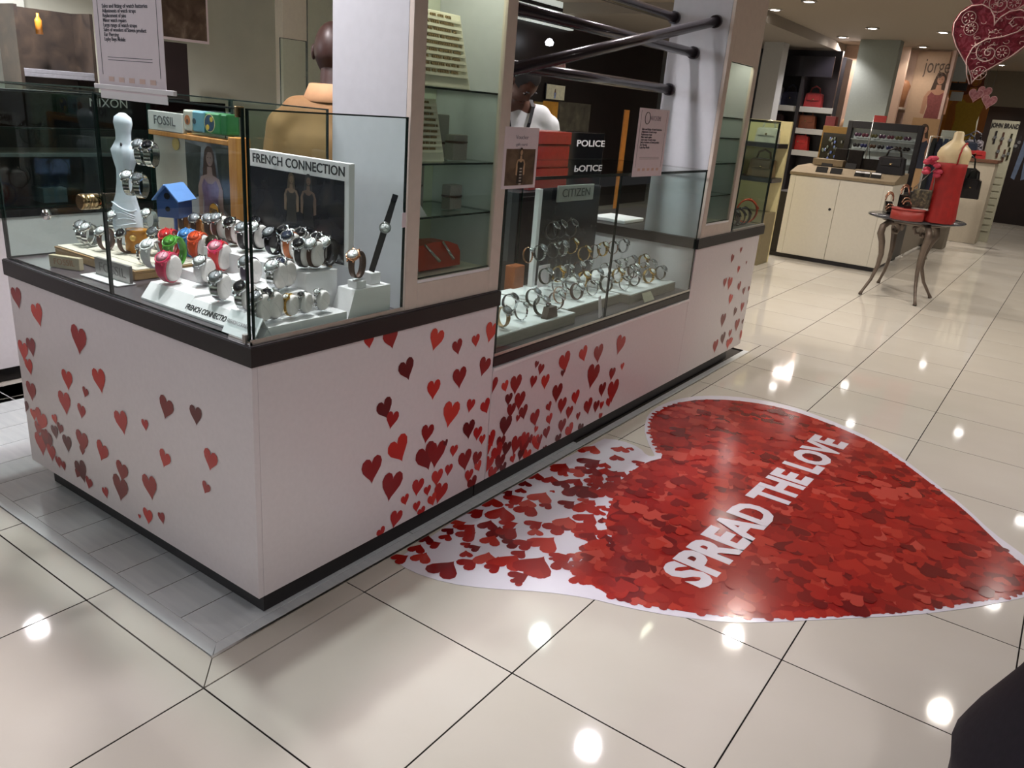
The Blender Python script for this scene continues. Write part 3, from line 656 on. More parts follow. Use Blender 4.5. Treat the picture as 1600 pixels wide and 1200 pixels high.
# rows on the stepped stand: (pixel-measured place, level, kind, strap, metal, dial, cushion, label)
STANDW = [
 ((0.374,0.636,0.985), .943, 'chunky', P_PINK, P_PINK, W_DIALP, 1, 'hot pink chunky watch at the left end of the white stepped stand'),
 ((0.448,0.565,0.985), .943, 'leather', L_GREY, M_STEEL, W_DIALW, 1, 'grey strapped watch with a big white dial at the front of the white stand'),
 ((0.376,0.384,0.975), .936, 'link', M_STEEL, M_STEEL, W_DIALS, 1, 'square looking silver bracelet watch on a cushion above the lettered slope'),
 ((0.358,0.242,0.972), .936, 'link', M_STEEL, M_STEEL, W_DIALK, 1, 'silver bracelet watch with a dark dial left of the case corner edge'),
 ((0.346,0.162,0.972), .925, 'link', M_STEEL, M_STEEL, W_DIALS, 1, 'silver bracelet watch on a cushion directly behind the case corner edge'),
 (.385, .165, .925, 'link', M_STEEL, M_STEEL, W_DIALK, 1, 'wide silver bracelet watch just right of the case corner edge'),
 (.443, .158, .925, 'thin', M_GOLD, M_GOLD, W_DIALW, 1, 'gold bracelet watch in the front row by the right glass'),
 (.492, .156, .925, 'thin', M_STEEL, M_STEEL, W_DIALK, 1, 'dainty silver watch with a greenish dial beside the gold one'),
 ((0.450,0.718,1.005), .972, 'chunky', P_GREEN, P_GREEN, P_GREEN, 0, 'bright green bangle watch at the left of the white stand'),
 ((0.445,0.838,0.985), .943, 'chunky', P_WHITE, P_WHITE, W_DIALW, 0, 'white plastic square watch at the far left of the white stand'),
 ((0.559,0.749,1.010), .972, 'chunky', P_ORANGE, P_ORANGE, P_ORANGE, 1, 'orange red glitter watch on a cushion right of the green bangle'),
 ((0.520,0.584,1.000), .972, 'chunky', P_RED, P_PINK, W_DIALP, 1, 'large pinkish red watch on a cushion in the middle of the white stand'),
 ((0.476,0.376,1.010), .972, 'leather', L_PURPLE, M_STEEL, W_DIALS, 1, 'silver watch on a dark purple strap behind the case corner edge'),
 ((0.460,0.236,1.015), .985, 'link', M_STEEL, M_STEEL, W_DIALW, 1, 'silver mesh watch on a cushion, second row right of the case edge'),
 ((.502, .25, 0), .985, 'link', M_STEEL, M_STEEL, W_DIALN, 1, 'silver and blue bracelet watch on a cushion, second row'),
 ((0.613,0.264,0.970), .925, 'leather', L_BLACK, M_STEEL, W_DIALW, 0, 'small silver watch with a black strap, second row near the right glass'),
 ((0.551,0.135,0.965), .925, 'thin', M_STEEL, M_STEEL, W_DIALW, 1, 'dainty white dialled watch on a cushion nearest the right glass'),
 ((0.510,0.838,1.000), .972, 'chunky', P_RED, P_RED, P_RED, 0, 'flat red bangle watch behind the green one'),
 ((0.564,0.808,1.030), .972, 'chunky', P_BLUE, P_BLUE, P_BLUE, 0, 'sky blue plastic watch standing tall behind the green and orange ones'),
 ((0.588,0.701,1.030), .972, 'leather', P_OLIVE, P_OLIVE, P_OLIVE, 0, 'dark bronze bangle watch behind the pinkish red one'),
 ((0.645,0.754,1.075), 1.035, 'leather', L_BROWN, M_STEEL, W_DIALS, 1, 'brown strapped watch on a cushion in front of the yellow round sign'),
 ((0.631,0.662,1.075), 1.035, 'leather', L_BROWN, M_STEEL, W_DIALK, 1, 'second brown strapped watch on a cushion, left of the case corner edge'),
 ((0.601,0.562,1.070), 1.035, 'leather', L_BLACK, M_STEEL, W_DIALS, 1, 'black strapped silver watch behind the case corner edge, back row'),
 ((0.643,0.553,1.072), 1.035, 'leather', L_BLACK, M_STEEL, W_DIALW, 1, 'white dialled watch on a black strap, back row right of the case edge'),
 ((0.621,0.448,1.070), 1.035, 'leather', M_BLKMET, M_BLKMET, W_DIALS, 0, 'black steel ring watch with a small silver dial, back row'),
 ((0.628,0.375,1.065), 1.035, 'leather', L_TAN, M_STEEL, W_DIALN, 1, 'navy dialled watch on an orange tan strap'),
 ((0.711,0.636,1.105), 1.035, 'leather', L_BLACK, M_BLKMET, W_DIALK, 1, 'all black watch at the foot of the dark poster board, leftmost'),
 ((0.684,0.457,1.100), 1.035, 'link', M_BLKMET, M_STEEL, W_DIALK, 1, 'black and silver bracelet watch before the poster board, first of three'),
 ((0.698,0.396,1.100), 1.035, 'link', M_BLKMET, M_STEEL, W_DIALK, 1, 'black and silver bracelet watch before the poster board, middle of three'),
 ((0.685,0.307,1.095), 1.035, 'link', M_BLKMET, M_STEEL, W_DIALK, 1, 'black and silver bracelet watch before the poster board, last of three'),
 ((.655, .222, 0), 1.035, 'leather', L_BLACK, M_STEEL, W_DIALW, 0, 'white dialled watch on a dark strap at the right end of the poster board'),
 ((.575, .255, 0), 1.035, 'leather', L_BLACK, M_STEEL, W_DIALK, 1, 'black dialled watch on a dark strap and cushion above the high step'),
 (.60, .215, 1.035, 'leather', L_BROWN, M_STEEL, W_DIALW, 1, 'white dialled watch on a brown strap and cushion above the high step'),
 (.688, .145, 1.008, 'leather', L_BROWN, M_ROSE, W_DIALW, 0, 'rose gold watch with a brown strap on the left riser cube'),
]
YAWS = random.Random(12)
for wv in STANDW:
    if isinstance(wv[0], tuple): (x, y, _), lev, kind, st, me, di, cu, lab = wv
    else: x, y, lev, kind, st, me, di, cu, lab = wv
    base = .006; z = lev + base + .0035
    y = max(y, .152) if cu else max(y, .145)
    if lev == 1.035 and x > .53: y = max(y, .235)
    if lev == .985 and x < .6: y = max(y, .235)
    ps = {'thin': .9, 'chunky': 1.25}.get(kind, 1.14); yw = YAWS.uniform(.22, .42)
    watch(lab, (x, y, z), kind, st, me, di, ps, yw, group='watches on the white stepped stand')
    cushion(('white cushion' if cu else 'clear clip') + ' of the ' + ' '.join(lab.split()[:12]), (x, y, z), ps, yw, base+.003, not cu, 'stands on the white stepped stand')
# the long strapped watch leaning upright on its cube
lw = thing('wrist_watch', 'long black strapped watch laid out straight, leaning upright on a riser cube', 'watch', (.765, .16, 1.0225), 'watches on the white stepped stand')
p0, p1 = Vector((.760, .155, 1.0235)), Vector((.826, .128, 1.25)); dr = (p1-p0).normalized(); sd = Vector((.55, -.83, 0)); sd = (sd - sd.dot(dr)*dr).normalized(); nn = sd.cross(dr)
if nn.dot(Vector((-1, -1, .3))) < 0: nn = -nn
L = (p1-p0).length
def slab(mb, a, b, w0, w1, th, mi=0):
    A, Bp = p0+dr*a, p0+dr*b
    mb.add([A-sd*w0, A+sd*w0, Bp+sd*w1, Bp-sd*w1] + [v+nn*th for v in (A-sd*w0, A+sd*w0, Bp+sd*w1, Bp-sd*w1)], [(0,3,2,1),(4,5,6,7),(0,1,5,4),(1,2,6,5),(2,3,7,6),(3,0,4,7)], mi)
mb = MB(); slab(mb, 0, L*.54, .009, .010, .003); slab(mb, L*.66, L, .010, .008, .003); build('strap', mb, L_BLACK, lw)
cc = p0+dr*(L*.60); T = frame_T(cc, sd, sd.cross(nn)*-1)
if (T.to_3x3() @ Vector((0, 0, 1))).dot(nn) < 0: T = frame_T(cc, -sd, sd.cross(nn)*-1)
mb = MB(); mb.lathe([(.016, -.002), (.0185, 0), (.0185, .006), (.0165, .0085), (.0155, .0078)], 24, T=T); build('case', mb, M_STEEL, lw)
mb = MB(); mb.lathe([(.0158, .0078), (0, .0079)], 24, T=T); dd = build('dial', mb, W_DIALW, lw)
mb = MB(); mb.box((-.0007, -.001, .008), (.0007, .011, .0084), T=T).box((-.001, -.0007, .008), (.008, .0007, .0084), T=T); build('hands', mb, M_INK, dd)
mb = MB(); mb.bev((-.009, -.0115, -.001), (.009, .0115, .005), .002, T=frame_T(p0+dr*L, sd, dr)); build('buckle', mb, M_BLKMET, lw)
mb = MB(); A = p1+sd*.008; mb.tube([A, A+Vector((.01, -.012, -.01)), A+Vector((.012, -.016, -.04))], .0006, 5); mb.box((A.x+.004, A.y-.02, A.z-.085), (A.x+.022, A.y-.019, A.z-.04)); build('price_tag', mb, M_PAPER, lw)

# ----- dark poster board behind the stand -----
pb = thing('poster_board', 'framed dark poster with a white lettered header behind the stepped stand', 'poster', (.70, .43, 1.0355))
px = .700; yA, yB, zT = .195, .662, 1.347
build('board', MB().bev((px, yA, 1.036), (px+.022, yB, zT), .002), M_STAND, pb)
build('header', MB().box((px-.001, yA+.001, zT-.052), (px-.0002, yB-.001, zT-.001)), M_STAND, pb)
M_DARKPHOTO = grad_noise_mat('dark_photo_print', [(.3, '#15161b'), (.5, '#24242b'), (.75, '#3c3836')], scale=9, rough=.25)
ph = build('photo', MB().box((px-.001, yA+.02, 1.04), (px-.0002, yB-.003, zT-.053)), M_DARKPHOTO, pb)
text('lettering', 'FRENCH CONNECTION', Vector((px-.0015, (yA+yB)/2, zT-.027)), (0, -1, 0), (0, 0, 1), .04, M_INK, pb, width=.43, bold=.0006)
def flat_figure(o, right, up, scale, skin, hair, cloth, parent, eps=.0004, name='photo_figure', prof=None):
    """a printed person: flat shapes on a poster"""
    T = frame_T(o, right, up) @ Matrix.Scale(scale, 4)
    mb = MB()
    def el(cx, cy, rx, ry, mi, z):
        mb.add([T @ Vector((cx+rx*math.cos(2*PI*i/18), cy+ry*math.sin(2*PI*i/18), z/scale)) for i in range(18)], [list(range(18))], mi)
    def po(pts, mi, z): mb.add([T @ Vector((x, y, z/scale)) for x, y in pts], [list(range(len(pts)))], mi)
    el(.0, .80, .115, .15, 1, eps)
    po([(-.12, .80), (.10, .84), (.15, .55), (.08, .40), (-.10, .42), (-.16, .55)], 1, eps*1.1)
    po([(-.05, .68), (.05, .68), (.06, .58), (.2, .54), (.27, .40), (.27, .05), (.18, .02), (.16, .35), (-.16, .35), (-.19, .02), (-.27, .04), (-.27, .40), (-.2, .54), (-.06, .58)], 0, eps*1.3)
    po([(-.13, .52), (-.05, .46), (.05, .46), (.13, .52), (.19, .42), (.15, .2), (.2, -.25), (-.2, -.25), (-.15, .2), (-.19, .42)], 2, eps*1.6)
    el(.01, .79, .075, .10, 0, eps*1.9)
    po([(-.075, .80), (-.05, .90), (.03, .92), (.085, .83), (.05, .87), (-.02, .87)], 1, eps*2.2)
    el(-.025, .80, .012, .006, 1, eps*2.4); el(.035, .80, .012, .006, 1, eps*2.4); el(.008, .735, .02, .007, 2, eps*2.4)
    return build(name, mb, [skin, hair, cloth], parent)
DK_SKIN = mat('shaded_print_skin', '#7a6555', .3, noise=.1); DK_HAIR = mat('shaded_print_hair', '#4d4236', .3, noise=.2); DK_CLOTH = mat('shaded_print_coat', '#33302e', .3, noise=.2)
flat_figure((px-.0012, .455, 1.17), (0, -1, 0), (0, 0, 1), .13, DK_SKIN, DK_HAIR, DK_CLOTH, ph)
flat_figure((px-.0012, .375, 1.17), (0, -1, 0), (0, 0, 1), .135, mat('dim_print_skin', '#6a554a', .3, noise=.1), M_INK, mat('dark_print_jacket', '#1d1b20', .3, noise=.1), ph)

# ----- slatted wooden tray with its watches -----
M_WOOD = grad_noise_mat('pale_wood', [(.3, '#9a7a50'), (.6, '#b08a58'), (.8, '#c09c6a')], scale=6, rough=.5, stretch=(1, 8, 8))
M_WOODF = grad_noise_mat('orange_wood', [(.3, '#a8702e'), (.6, '#bd8340'), (.8, '#c99250')], scale=6, rough=.45, stretch=(8, 8, 1))
M_SLAT = grad_noise_mat('whitewashed_wood', [(.3, '#cfc8b8'), (.6, '#dcd6c8'), (.8, '#e6e0d4')], scale=6, rough=.55, stretch=(6, 1, 6))
wt = thing('wooden_tray', 'low wooden tray of whitewashed slats on the counter at the left', 'tray', (.6, 1.2, .892))
build('tray_frame', MB().bev((.425, .925, .892), (.815, 1.455, .916), .004).box((.425, .925, .9165), (.432, 1.455, .924)).box((.432, .925, .9165), (.815, .932, .924)), M_WOOD, wt)
for k in range(7): build('slat', MB().bev((.434+k*.0545, .934, .9165), (.434+k*.0545+.0515, 1.453, .928), .0015), M_SLAT, wt)
TRAYW = [
 ((0.519,1.483,0.966), 'link', M_STEEL, W_DIALS, 'silver bracelet watch at the far left of the wooden tray'),
 ((0.514,1.360,0.966), 'link', M_STEEL, W_DIALW, 'silver watch with a looped bracelet, second from the left on the wooden tray'),
 ((0.520,1.266,0.966), 'leather', L_BROWN, W_DIALW, 'rosy brown strapped watch in front of the amber jar, left of the pane joint'),
 ((0.552,1.189,0.966), 'leather', L_BROWN, W_DIALK, 'large dark brown strapped watch at the front of the wooden tray'),
 ((0.496,0.985,0.966), 'thin', M_STEEL, W_DIALS, 'small square silver watch on a wire clip at the right of the wooden tray'),
 ((0.644,1.474,1.000), 'link', M_STEEL, W_DIALW, 'silver watch in the tray back row, below the white dress form'),
 ((0.683,1.457,1.000), 'link', M_STEEL, W_DIALS, 'silver watch in the tray back row, middle one under the dress form'),
 ((0.783,1.537,1.000), 'link', M_STEEL, W_DIALW, 'gold faced silver watch in the tray back row, right one under the dress form'),
 ((0.638,1.128,0.980), 'link', M_STEEL, W_DIALS, 'silver bracelet watch right of the amber jar'),
]
for (x, y, z), k, st, di, lab in TRAYW:
    y = min(y, 1.41); zz = .9285 + .0065 + max(0, z-.97)
    watch(lab, (x, y, zz), k, st, M_STEEL, di, 1.12 if k != 'thin' else .95, .35, group='watches on the wooden tray')
    cushion('clear clip under the ' + ' '.join(lab.split()[:12]), (x, y, zz), 1.12 if k != 'thin' else .95, .35, zz-.9285, True, 'clips on the wooden tray')
# cork coloured discs holding dark strapped watches, behind the blue one
M_CORK = mat('tan_cork_disc', '#b57a3e', .6, noise=.1, scale=120)
for q, (p, lab) in enumerate([((0.720,1.072,1.053), 'left'), ((0.720,0.998,1.047), 'middle'), ((0.720,0.917,1.059), 'right')]):
    z = max(p[2]-.04, .935)
    solo('cork_roll', MB().lathe([(.026, -.02), (.030, -.016), (.030, .016), (.026, .02)], 24, T=Matrix.Translation((p[0], p[1], z+.034)) @ Matrix.Rotation(PI/2, 4, 'X')).bev((p[0]-.02, p[1]-.015, .8925), (p[0]+.02, p[1]+.015, z+.005), .002), M_CORK,
         'tan roll holding a brown watch below the poster, ' + lab + ' of three', 'watch stand', 'tan rolls below the poster')
    watch('small silver watch on a dark brown strap round a tan roll, ' + lab + ' of three', (p[0], p[1], z-.0005), 'leather', L_BROWN, M_STEEL, W_DIALS, 1.12, .5, group='watches on tan rolls')
jar = thing('amber_jar', 'round amber glass jar in the middle of the wooden tray', 'jar', (.60, 1.20, .9285))
build('body', MB().lathe([(.036, .9287), (.04, .933), (.04, .995), (.037, 1.0), (.041, 1.004), (.041, 1.012), (.036, 1.012)], 28, T=Matrix.Translation((.60, 1.2, 0))), mat('amber_glass', '#c8862a', .12, noise=.08, scale=20), jar)
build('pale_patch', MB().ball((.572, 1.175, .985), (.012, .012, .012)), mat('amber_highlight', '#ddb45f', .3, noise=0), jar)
# two small block signs on the counter
s1 = thing('block_sign', 'small pale wooden block sign with tan letters at the left end of the counter', 'sign', (.335, 1.21, .892))
T = frame_T((.335, 1.208, .893), Vector((.044, -.116, 0)), (0, 0, 1))
build('block', MB().bev((-.062, 0, -.02), (.062, .043, 0), .002, T=T), mat('pale_birch', '#b9ad90', .6, noise=.12), s1)
text('lettering', 'FOSSIL', T @ Vector((0, .022, .0005)), T.to_3x3() @ Vector((1, 0, 0)), (0, 0, 1), .03, mat('tan_ink', '#a87a55', .6, noise=0), s1, width=.085)
s2 = thing('block_sign', 'grey metal sign with engraved letters on a white foot, front of the counter', 'sign', (.37, .97, .892))
T = frame_T((.375, .975, .893), Vector((.007, -.2, 0)), (0, 0, 1))
build('plate', MB().bev((-.10, .004, -.012), (.10, .062, 0), .0015, T=T), mat('dull_pewter', '#8b8784', .35, .5, noise=.1), s2)
build('foot', MB().bev((-.118, 0, -.02), (.10, .004, .045), .001, T=T), M_STAND, s2)
text('lettering', 'FOSSIL', T @ Vector((0, .032, .0004)), T.to_3x3() @ Vector((1, 0, 0)), (0, 0, 1), .045, mat('engraved_grey', '#5b5654', .5, noise=0), s2, width=.15)
# ----- wooden framed display with poster -----
fo = thing('framed_poster', 'orange wooden display frame with a street photo of a long haired woman', 'poster', (.79, 1.08, .892))
fx = .762; ya, yb, zt = .815, 1.345, 1.368
build('frame', MB().bev((fx, ya, .893), (fx+.06, ya+.045, zt), .003).bev((fx, ya+.045, zt-.03), (fx+.06, yb, zt-.012), .003), M_WOODF, fo)
build('pale_panel', MB().box((fx+.012, 1.13, .893), (fx+.03, yb-.013, zt-.031)), mat('pale_stone_panel', '#b6b1a4', .6, noise=.06, scale=12), fo)
M_STREET = grad_noise_mat('street_photo', [(.25, '#2e3033'), (.45, '#5d5f62'), (.6, '#8f9294'), (.8, '#b3b4b4')], scale=5, rough=.25, dist=1.2)
ph = build('photo', MB().box((fx+.010, ya+.046, .893), (fx+.028, 1.128, zt-.031)), M_STREET, fo)
mb = MB()
for pts, mi in (([(1.127, 1.33), (1.03, 1.32), (1.06, 1.15), (1.127, 1.13)], 0), ([(.95, 1.33), (.865, 1.33), (.865, 1.08), (.92, 1.12)], 0), ([(1.127, 1.12), (1.03, 1.15), (.93, 1.12), (.87, 1.06), (.87, .90), (1.127, .90)], 1)):
    mb.add([(fx+.0097, y, z) for y, z in pts], [list(range(len(pts)))], mi)
build('street_scene', mb, [mat('dark_trees_print', '#34372f', .3, noise=.3, scale=40), mat('pale_road_print', '#9a9ca0', .3, noise=.08)], ph)
flat_figure((fx+.0093, .985, 1.07), (0, -1, 0), (0, 0, 1), .27, mat('print_skin', '#8d7468', .3, noise=.05), mat('print_brown_hair', '#4a3328', .3, noise=.15), mat('print_lilac_dress', '#6c5668', .3, noise=.25, scale=60), ph)
sg = thing('round_sign', 'round mustard yellow lettered badge at the lower right of the framed photo', 'sign', (0.755,0.941,1.104))
bx, by, bz = (0.755,0.941,1.104)
build('disc', MB().lathe([(.029, 0), (.029, .004)], 28, T=frame_T((bx, by, bz), (0, -1, 0), (0, 0, 1))), mat('dark_brown_rim', '#2a211c', .4, noise=0), sg)
build('face', MB().lathe([(.0265, .0041), (.0265, .0045)], 28, T=frame_T((bx, by, bz), (0, -1, 0), (0, 0, 1))), mat('mustard_face', '#c5912b', .4, noise=0), sg)
text('lettering', 'FOSSIL', Vector((bx-.0052, by, bz)), (0, -1, -.1), (0, -.1, 1), .02, M_INK, sg, width=.046, bold=.0005)
build('photo_badge', MB().lathe([(.022, 0), (.022, .002)], 24, T=frame_T(Vector((0.772,1.185,1.315)), (0, -1, 0), (0, 0, 1))), mat('pale_yellow_badge', '#c9b26a', .4, noise=.1), fo)
hs_ = thing('header_sign', 'grey white lettered header plate standing on top of the wooden frame', 'sign', (.78, 1.25, 1.3565))
build('plate', MB().bev((fx+.0, 1.125, 1.357), (fx+.02, 1.34, 1.425), .002), mat('pale_grey_plate', '#c3c4be', .45, noise=.03), hs_)
text('lettering', 'FOSSIL', Vector((fx-.0006, 1.235, 1.392)), (0, -1, 0), (0, 0, 1), .045, mat('grey_ink', '#4b4c4c', .5, noise=0), hs_, width=.135, bold=.0003)
def tin(y0, y1, col, label, deco):
    t = thing('watch_tin', label, 'tin', (fx+.03, (y0+y1)/2, 1.369), 'coloured tins on the wooden frame')
    z0 = 1.3695
    build('body', MB().bev((fx+.004, y0+.001, z0), (fx+.056, y1-.001, z0+.072), .006), mat('tin_'+label.split()[0], col, .28, .2, noise=.05), t)
    for q, (cy, cz, r, cl) in enumerate(deco):
        build('printed_motif', MB().lathe([(r, 0), (r, .0004)], 20, T=frame_T((fx+.0038-.0002*q, y0+(y1-y0)*cy, z0+.072*cz), (0, -1, 0), (0, 0, 1))), mat('motif_'+cl[1:], cl, .35, noise=.25, scale=80), t)
tin(1.070, 1.122, '#c6c5b4', 'cream tin with a rust coloured flower on top of the wooden frame', [(.5, .52, .017, '#b06a32'), (.5, .45, .008, '#5c3a24')])
tin(.995, 1.068, '#6fa3b0', 'pale blue tin with a small dark motif on top of the wooden frame', [(.82, .5, .010, '#24363c')])
tin(.905, .993, '#3f8050', 'green tin with a dark floral roundel on top of the wooden frame', [(.68, .5, .031, '#c9c98a'), (.68, .5, .028, '#24405a'), (.55, .68, .009, '#d0b13a'), (.8, .3, .009, '#d0b13a')])
tin(.865, .903, '#2f7040', 'second dark green tin, right end of the row on the wooden frame', [])
# ----- blue bird house -----
bh = thing('bird_house', 'little blue wooden bird house with a pitched roof in front of the framed photo', 'bird house', (.66, 1.04, .93))
T = Matrix.Translation((.66, 1.04, 1.078)) @ Matrix.Scale(1.25, 4) @ Matrix.Rotation(math.radians(-62), 4, 'Z')
M_BLUE = mat('blue_painted_wood', '#3d5f9e', .5, noise=.06); M_BLUEL = mat('light_blue_roof', '#6f98d8', .45, noise=.03)
mb = MB(); mb.prism([(-.032, 0), (.032, 0), (.032, .05), (0, .088), (-.032, .05)], .075, T=T @ Matrix.Rotation(PI/2, 4, 'X') @ Matrix.Translation((0, 0, -.0375)))
build('house_body', mb, M_BLUE, bh)
mb = MB()
for s_ in (-1, 1): mb.bev((0, -.05, 0), (.058, .05, .004), .001, T=T @ Matrix.Translation((0, 0, .0895)) @ Matrix.Rotation(PI if s_ < 0 else 0, 4, 'Z') @ Matrix.Rotation(math.radians(49.5), 4, 'Y'))
build('roof', mb, M_BLUEL, bh)
mb = MB()
for q in (-1, 1):
    mb.lathe([(.009, 0), (.009, .001)], 16, T=T @ Matrix.Translation((0, q*.0376, .06)) @ Matrix.Rotation(-q*PI/2, 4, 'X'))
    mb.lathe([(.007, 0), (.007, .001)], 16, T=T @ Matrix.Translation((0, q*.0376, .024)) @ Matrix.Rotation(-q*PI/2, 4, 'X'))
build('entrance_hole', mb, M_INK, bh)
build('post', MB().bev((.655, 1.035, .9285), (.665, 1.045, 1.079), .001), M_BLUE, bh)
# ----- white dress form with hanging watches -----
df = thing('dress_form', 'slim white dress form standing at the back left of the corner case', 'dress form', (.66, 1.335, .9285))
M_DRESS = mat('white_jersey', '#dfe6f2', .55, noise=.03)
DTAB = [(.9295, .094), (.97, .098), (1.03, .092), (1.07, .080), (1.11, .062), (1.16, .052), (1.205, .050), (1.24, .066), (1.275, .078), (1.29, .066), (1.315, .045), (1.345, .046), (1.375, .056), (1.395, .050), (1.41, .018), (1.411, 0)]
mb = MB(); n = 40; vs = []
for z, r in DTAB:
    for i in range(n):
        a = 2*PI*i/n; rip = 1 + (.05*math.sin(11*a) if 1.2 < z < 1.28 else .03*math.sin(9*a+z*60) if z < 1.08 else 0)
        vs.append((.66+.34*r*rip*math.cos(a), 1.335+.035*(1.41-z)/.48+r*rip*math.sin(a), z))
mb.add(vs, [(i*n+j, i*n+(j+1) % n, (i+1)*n+(j+1) % n, (i+1)*n+j) for i in range(len(DTAB)-1) for j in range(n)], 0, True)
build('dress_body', mb, M_DRESS, df)
mb = MB()
for q in range(8):
    zz = 1.07 - .016*q; w_ = .082 + .0016*q
    mb.tube([(.66-.36*w_*math.cos(a), 1.362+w_*math.sin(a), zz+.010*math.sin(a*2+q)) for a in [(k-5)*PI/11 for k in range(11)]], .0032, 6)
build('gathers', mb, M_DRESS, df)
build('button', MB().ball((.640, 1.325, 1.30), (.004, .005, .007)), M_INK, df)
for p, lab, ex in (((0.600,1.123,1.287), 'left watch of the upper pair hung on the white dress form', W_DIALS), ((0.585,1.040,1.289), 'right watch of the upper pair hung on the white dress form', W_DIALK),
               ((0.600,1.213,1.171), 'left watch of the lower pair hung on the white dress form', W_DIALW), ((0.585,1.118,1.174), 'right watch of the lower pair hung on the white dress form', W_DIALS)):
    watch('silver ' + lab, (p[0], p[1], p[2]-.037), 'link', M_STEEL, M_STEEL, ex, 1.15, yaw=.55, group='watches hung on the dress form')
    t = thing('watch_clip', 'clear arm carrying the ' + lab, 'watch stand', p, 'arms on the dress form')
    build('clip_arm', MB().tube([(p[0]+.026, p[1], p[2]), (.655, p[1]+(1.335-p[1])*.5, p[2])], .003, 6).tube([(p[0]+.026*math.cos(a), p[1], p[2]+.031*math.sin(a)) for a in [k*PI/10 for k in range(20)]], .002, 6, closed=True), M_GLASS2, t)

# ----- paper notice clipped above the left glass -----
def notice(label, T, w, h, holder, seed):
    t = thing('paper_notice', label, 'notice', T.translation)
    build('sheet', MB().box((-w/2, 0, -.001), (w/2, h, 0), T=T), M_PAPER, t)
    R3 = T.to_3x3(); R_, U_ = R3 @ Vector((1, 0, 0)), R3 @ Vector((0, 1, 0))
    ink = mat('purple_grey_ink', '#4a4450', .6, noise=0); k = h/.235
    lines = ['Sales and fitting of watch batteries', 'Adjustments of watch straps', 'Replacement of pins', 'Minor watch repairs', 'Large range of watch straps', 'Sales of wonders of Steven product', 'Ear Piercing', 'Layby Buys Mobile']
    for i, s_ in enumerate(lines):
        text('text_line', s_, T @ Vector((-w*.36, h*(.70-.038*i), .0004)), R_, U_, .0105*k, ink, t, align='LEFT', width=w*.0185*len(s_), bold=.0001)
    text('text_line', 'WATCHTIME', T @ Vector((w*.05, h*.86, .0004)), R_, U_, .022*k, mat('pale_ink', '#8f8894', .6, noise=0), t, width=w*.36)
    mb = MB(); mb.tube([T @ Vector((-w*.22+.02*k*math.cos(a), h*.86+.02*k*math.sin(a), .0005)) for a in [q*PI/12 for q in range(24)]], .0016, 5, closed=True); build('clock_logo', mb, M_INK, t)
    mb = MB()
    for s_ in (-1, 1): mb.box((s_*w*.43-.0008, h*.14, .0002), (s_*w*.43+.0008, h*.97, .0006), T=T)
    mb.box((-w*.33, h*.285, .0002), (w*.33, h*.290, .0006), T=T); mb.box((-w*.33, h*.262, .0002), (w*.33, h*.267, .0006), T=T)
    build('ruled_lines', mb, ink, t)
    mb = MB()
    for q in range(5): mb.box((-w*.34+q*w*.155, h*.085, .0002), (-w*.34+q*w*.155+w*.08, h*.125, .0006), T=T)
    build('orange_marks', mb, mat('faint_orange_ink', '#dcbcae', .6, noise=.05), t)
    if holder: build('holder_strip', MB().bev((-w*.56, h*.015, -.004), (w*.62, h*.055, .006), .001, T=T).box((-w*.5, -.02, -.003), (w*.5, 0, -.001), T=T), M_STAND, t)
    return t
N1 = frame_T((XL+.002, .580, 1.497), (0, -1, 0), (0, 0, 1))
notice('tall pinkish paper notice listing watch services above the left glass pane', N1, .325, .31, True, 1)
N2 = frame_T((2.50, YF-.002, 1.283), (1, 0, 0), (0, 0, 1))
notice('pinkish paper notice on the long glass case beside the far tower', N2, .31, .30, False, 2)

# ----- inside the near tower -----
M_TRAY = mat('cream_ring_tray', '#e3dfcc', .5, noise=.03); M_GREYFELT = mat('grey_linen', '#9c9690', .8, noise=.08, scale=200)
M_RINGS = mat('mixed_ring_metal', '#97815e', .35, .2, noise=.5, scale=300)
def ring_tray(label, x0, x1, zb, h, n, yb):
    t = thing('ring_tray', label, 'jewellery tray', ((x0+x1)/2, .25, zb), 'slanted ring trays')
    T = frame_T((x0, yb, zb), (1, 0, 0), (.18, .22, .86)); W = x1-x0
    build('back_board', MB().bev((0, 0, -.012), (W, h, 0), .003, T=T), M_TRAY, t)
    rm = MB(); rnd = random.Random(n)
    for k in range(n):
        y = h*.14 + (h*.82)*k/n
        build('groove_bar', MB().bev((W*.04, y, .0005), (W*.96, y+h*.82/n*.5, .006), .001, T=T), M_TRAY, t)
        m = int(26 - abs(k-4))
        for q in range(m):
            if rnd.random() < .12: continue
            xx = W*(.07+.86*q/26); rm.box((xx, y+h*.82/n*.5, .001), (xx+W*.02, y+h*.82/n*.88, .007), T=T)
    r = build('rings', rm, M_RINGS, t, kind='stuff'); return t
ring_tray('cream slanted tray with rows of rings on the upper glass shelf', .935, 1.215, 1.585, .235, 9, .165)
ring_tray('pale slanted tray with rows of rings on the middle glass shelf', .885, 1.095, 1.354, .20, 9, .16)
def bracelet_block(label, x, y, z, w, h, bz):
    t = thing('bracelet_stand', label, 'bracelet stand', (x, y, z), 'grey bracelet stands')
    build('block', MB().bev((x-w/2, y-.02, z+.001), (x+w/2, y+.02, z+h), .004), M_GREYFELT, t)
    for q in bz:
        b = thing('bracelet', 'thin dark bracelet round the ' + ' '.join(label.split()[:8]) + (', upper one' if q > .5 else ', lower one') if len(bz) > 1 else 'thin dark bracelet round the ' + label, 'bracelet', (x, y, z+h*q-.004), 'bracelets in the near tower')
        pts = [(x+(w/2+.009)*math.cos(a)*(1 if abs(math.cos(a)) < .9 else 1), y+.028*math.sin(a), z+h*q) for a in [k*PI/14 for k in range(28)]]
        build('chain', MB().tube(pts, .004, 6, closed=True), mat('dark_bracelet_metal', '#5a4638', .3, .6, noise=.3, scale=150), b)
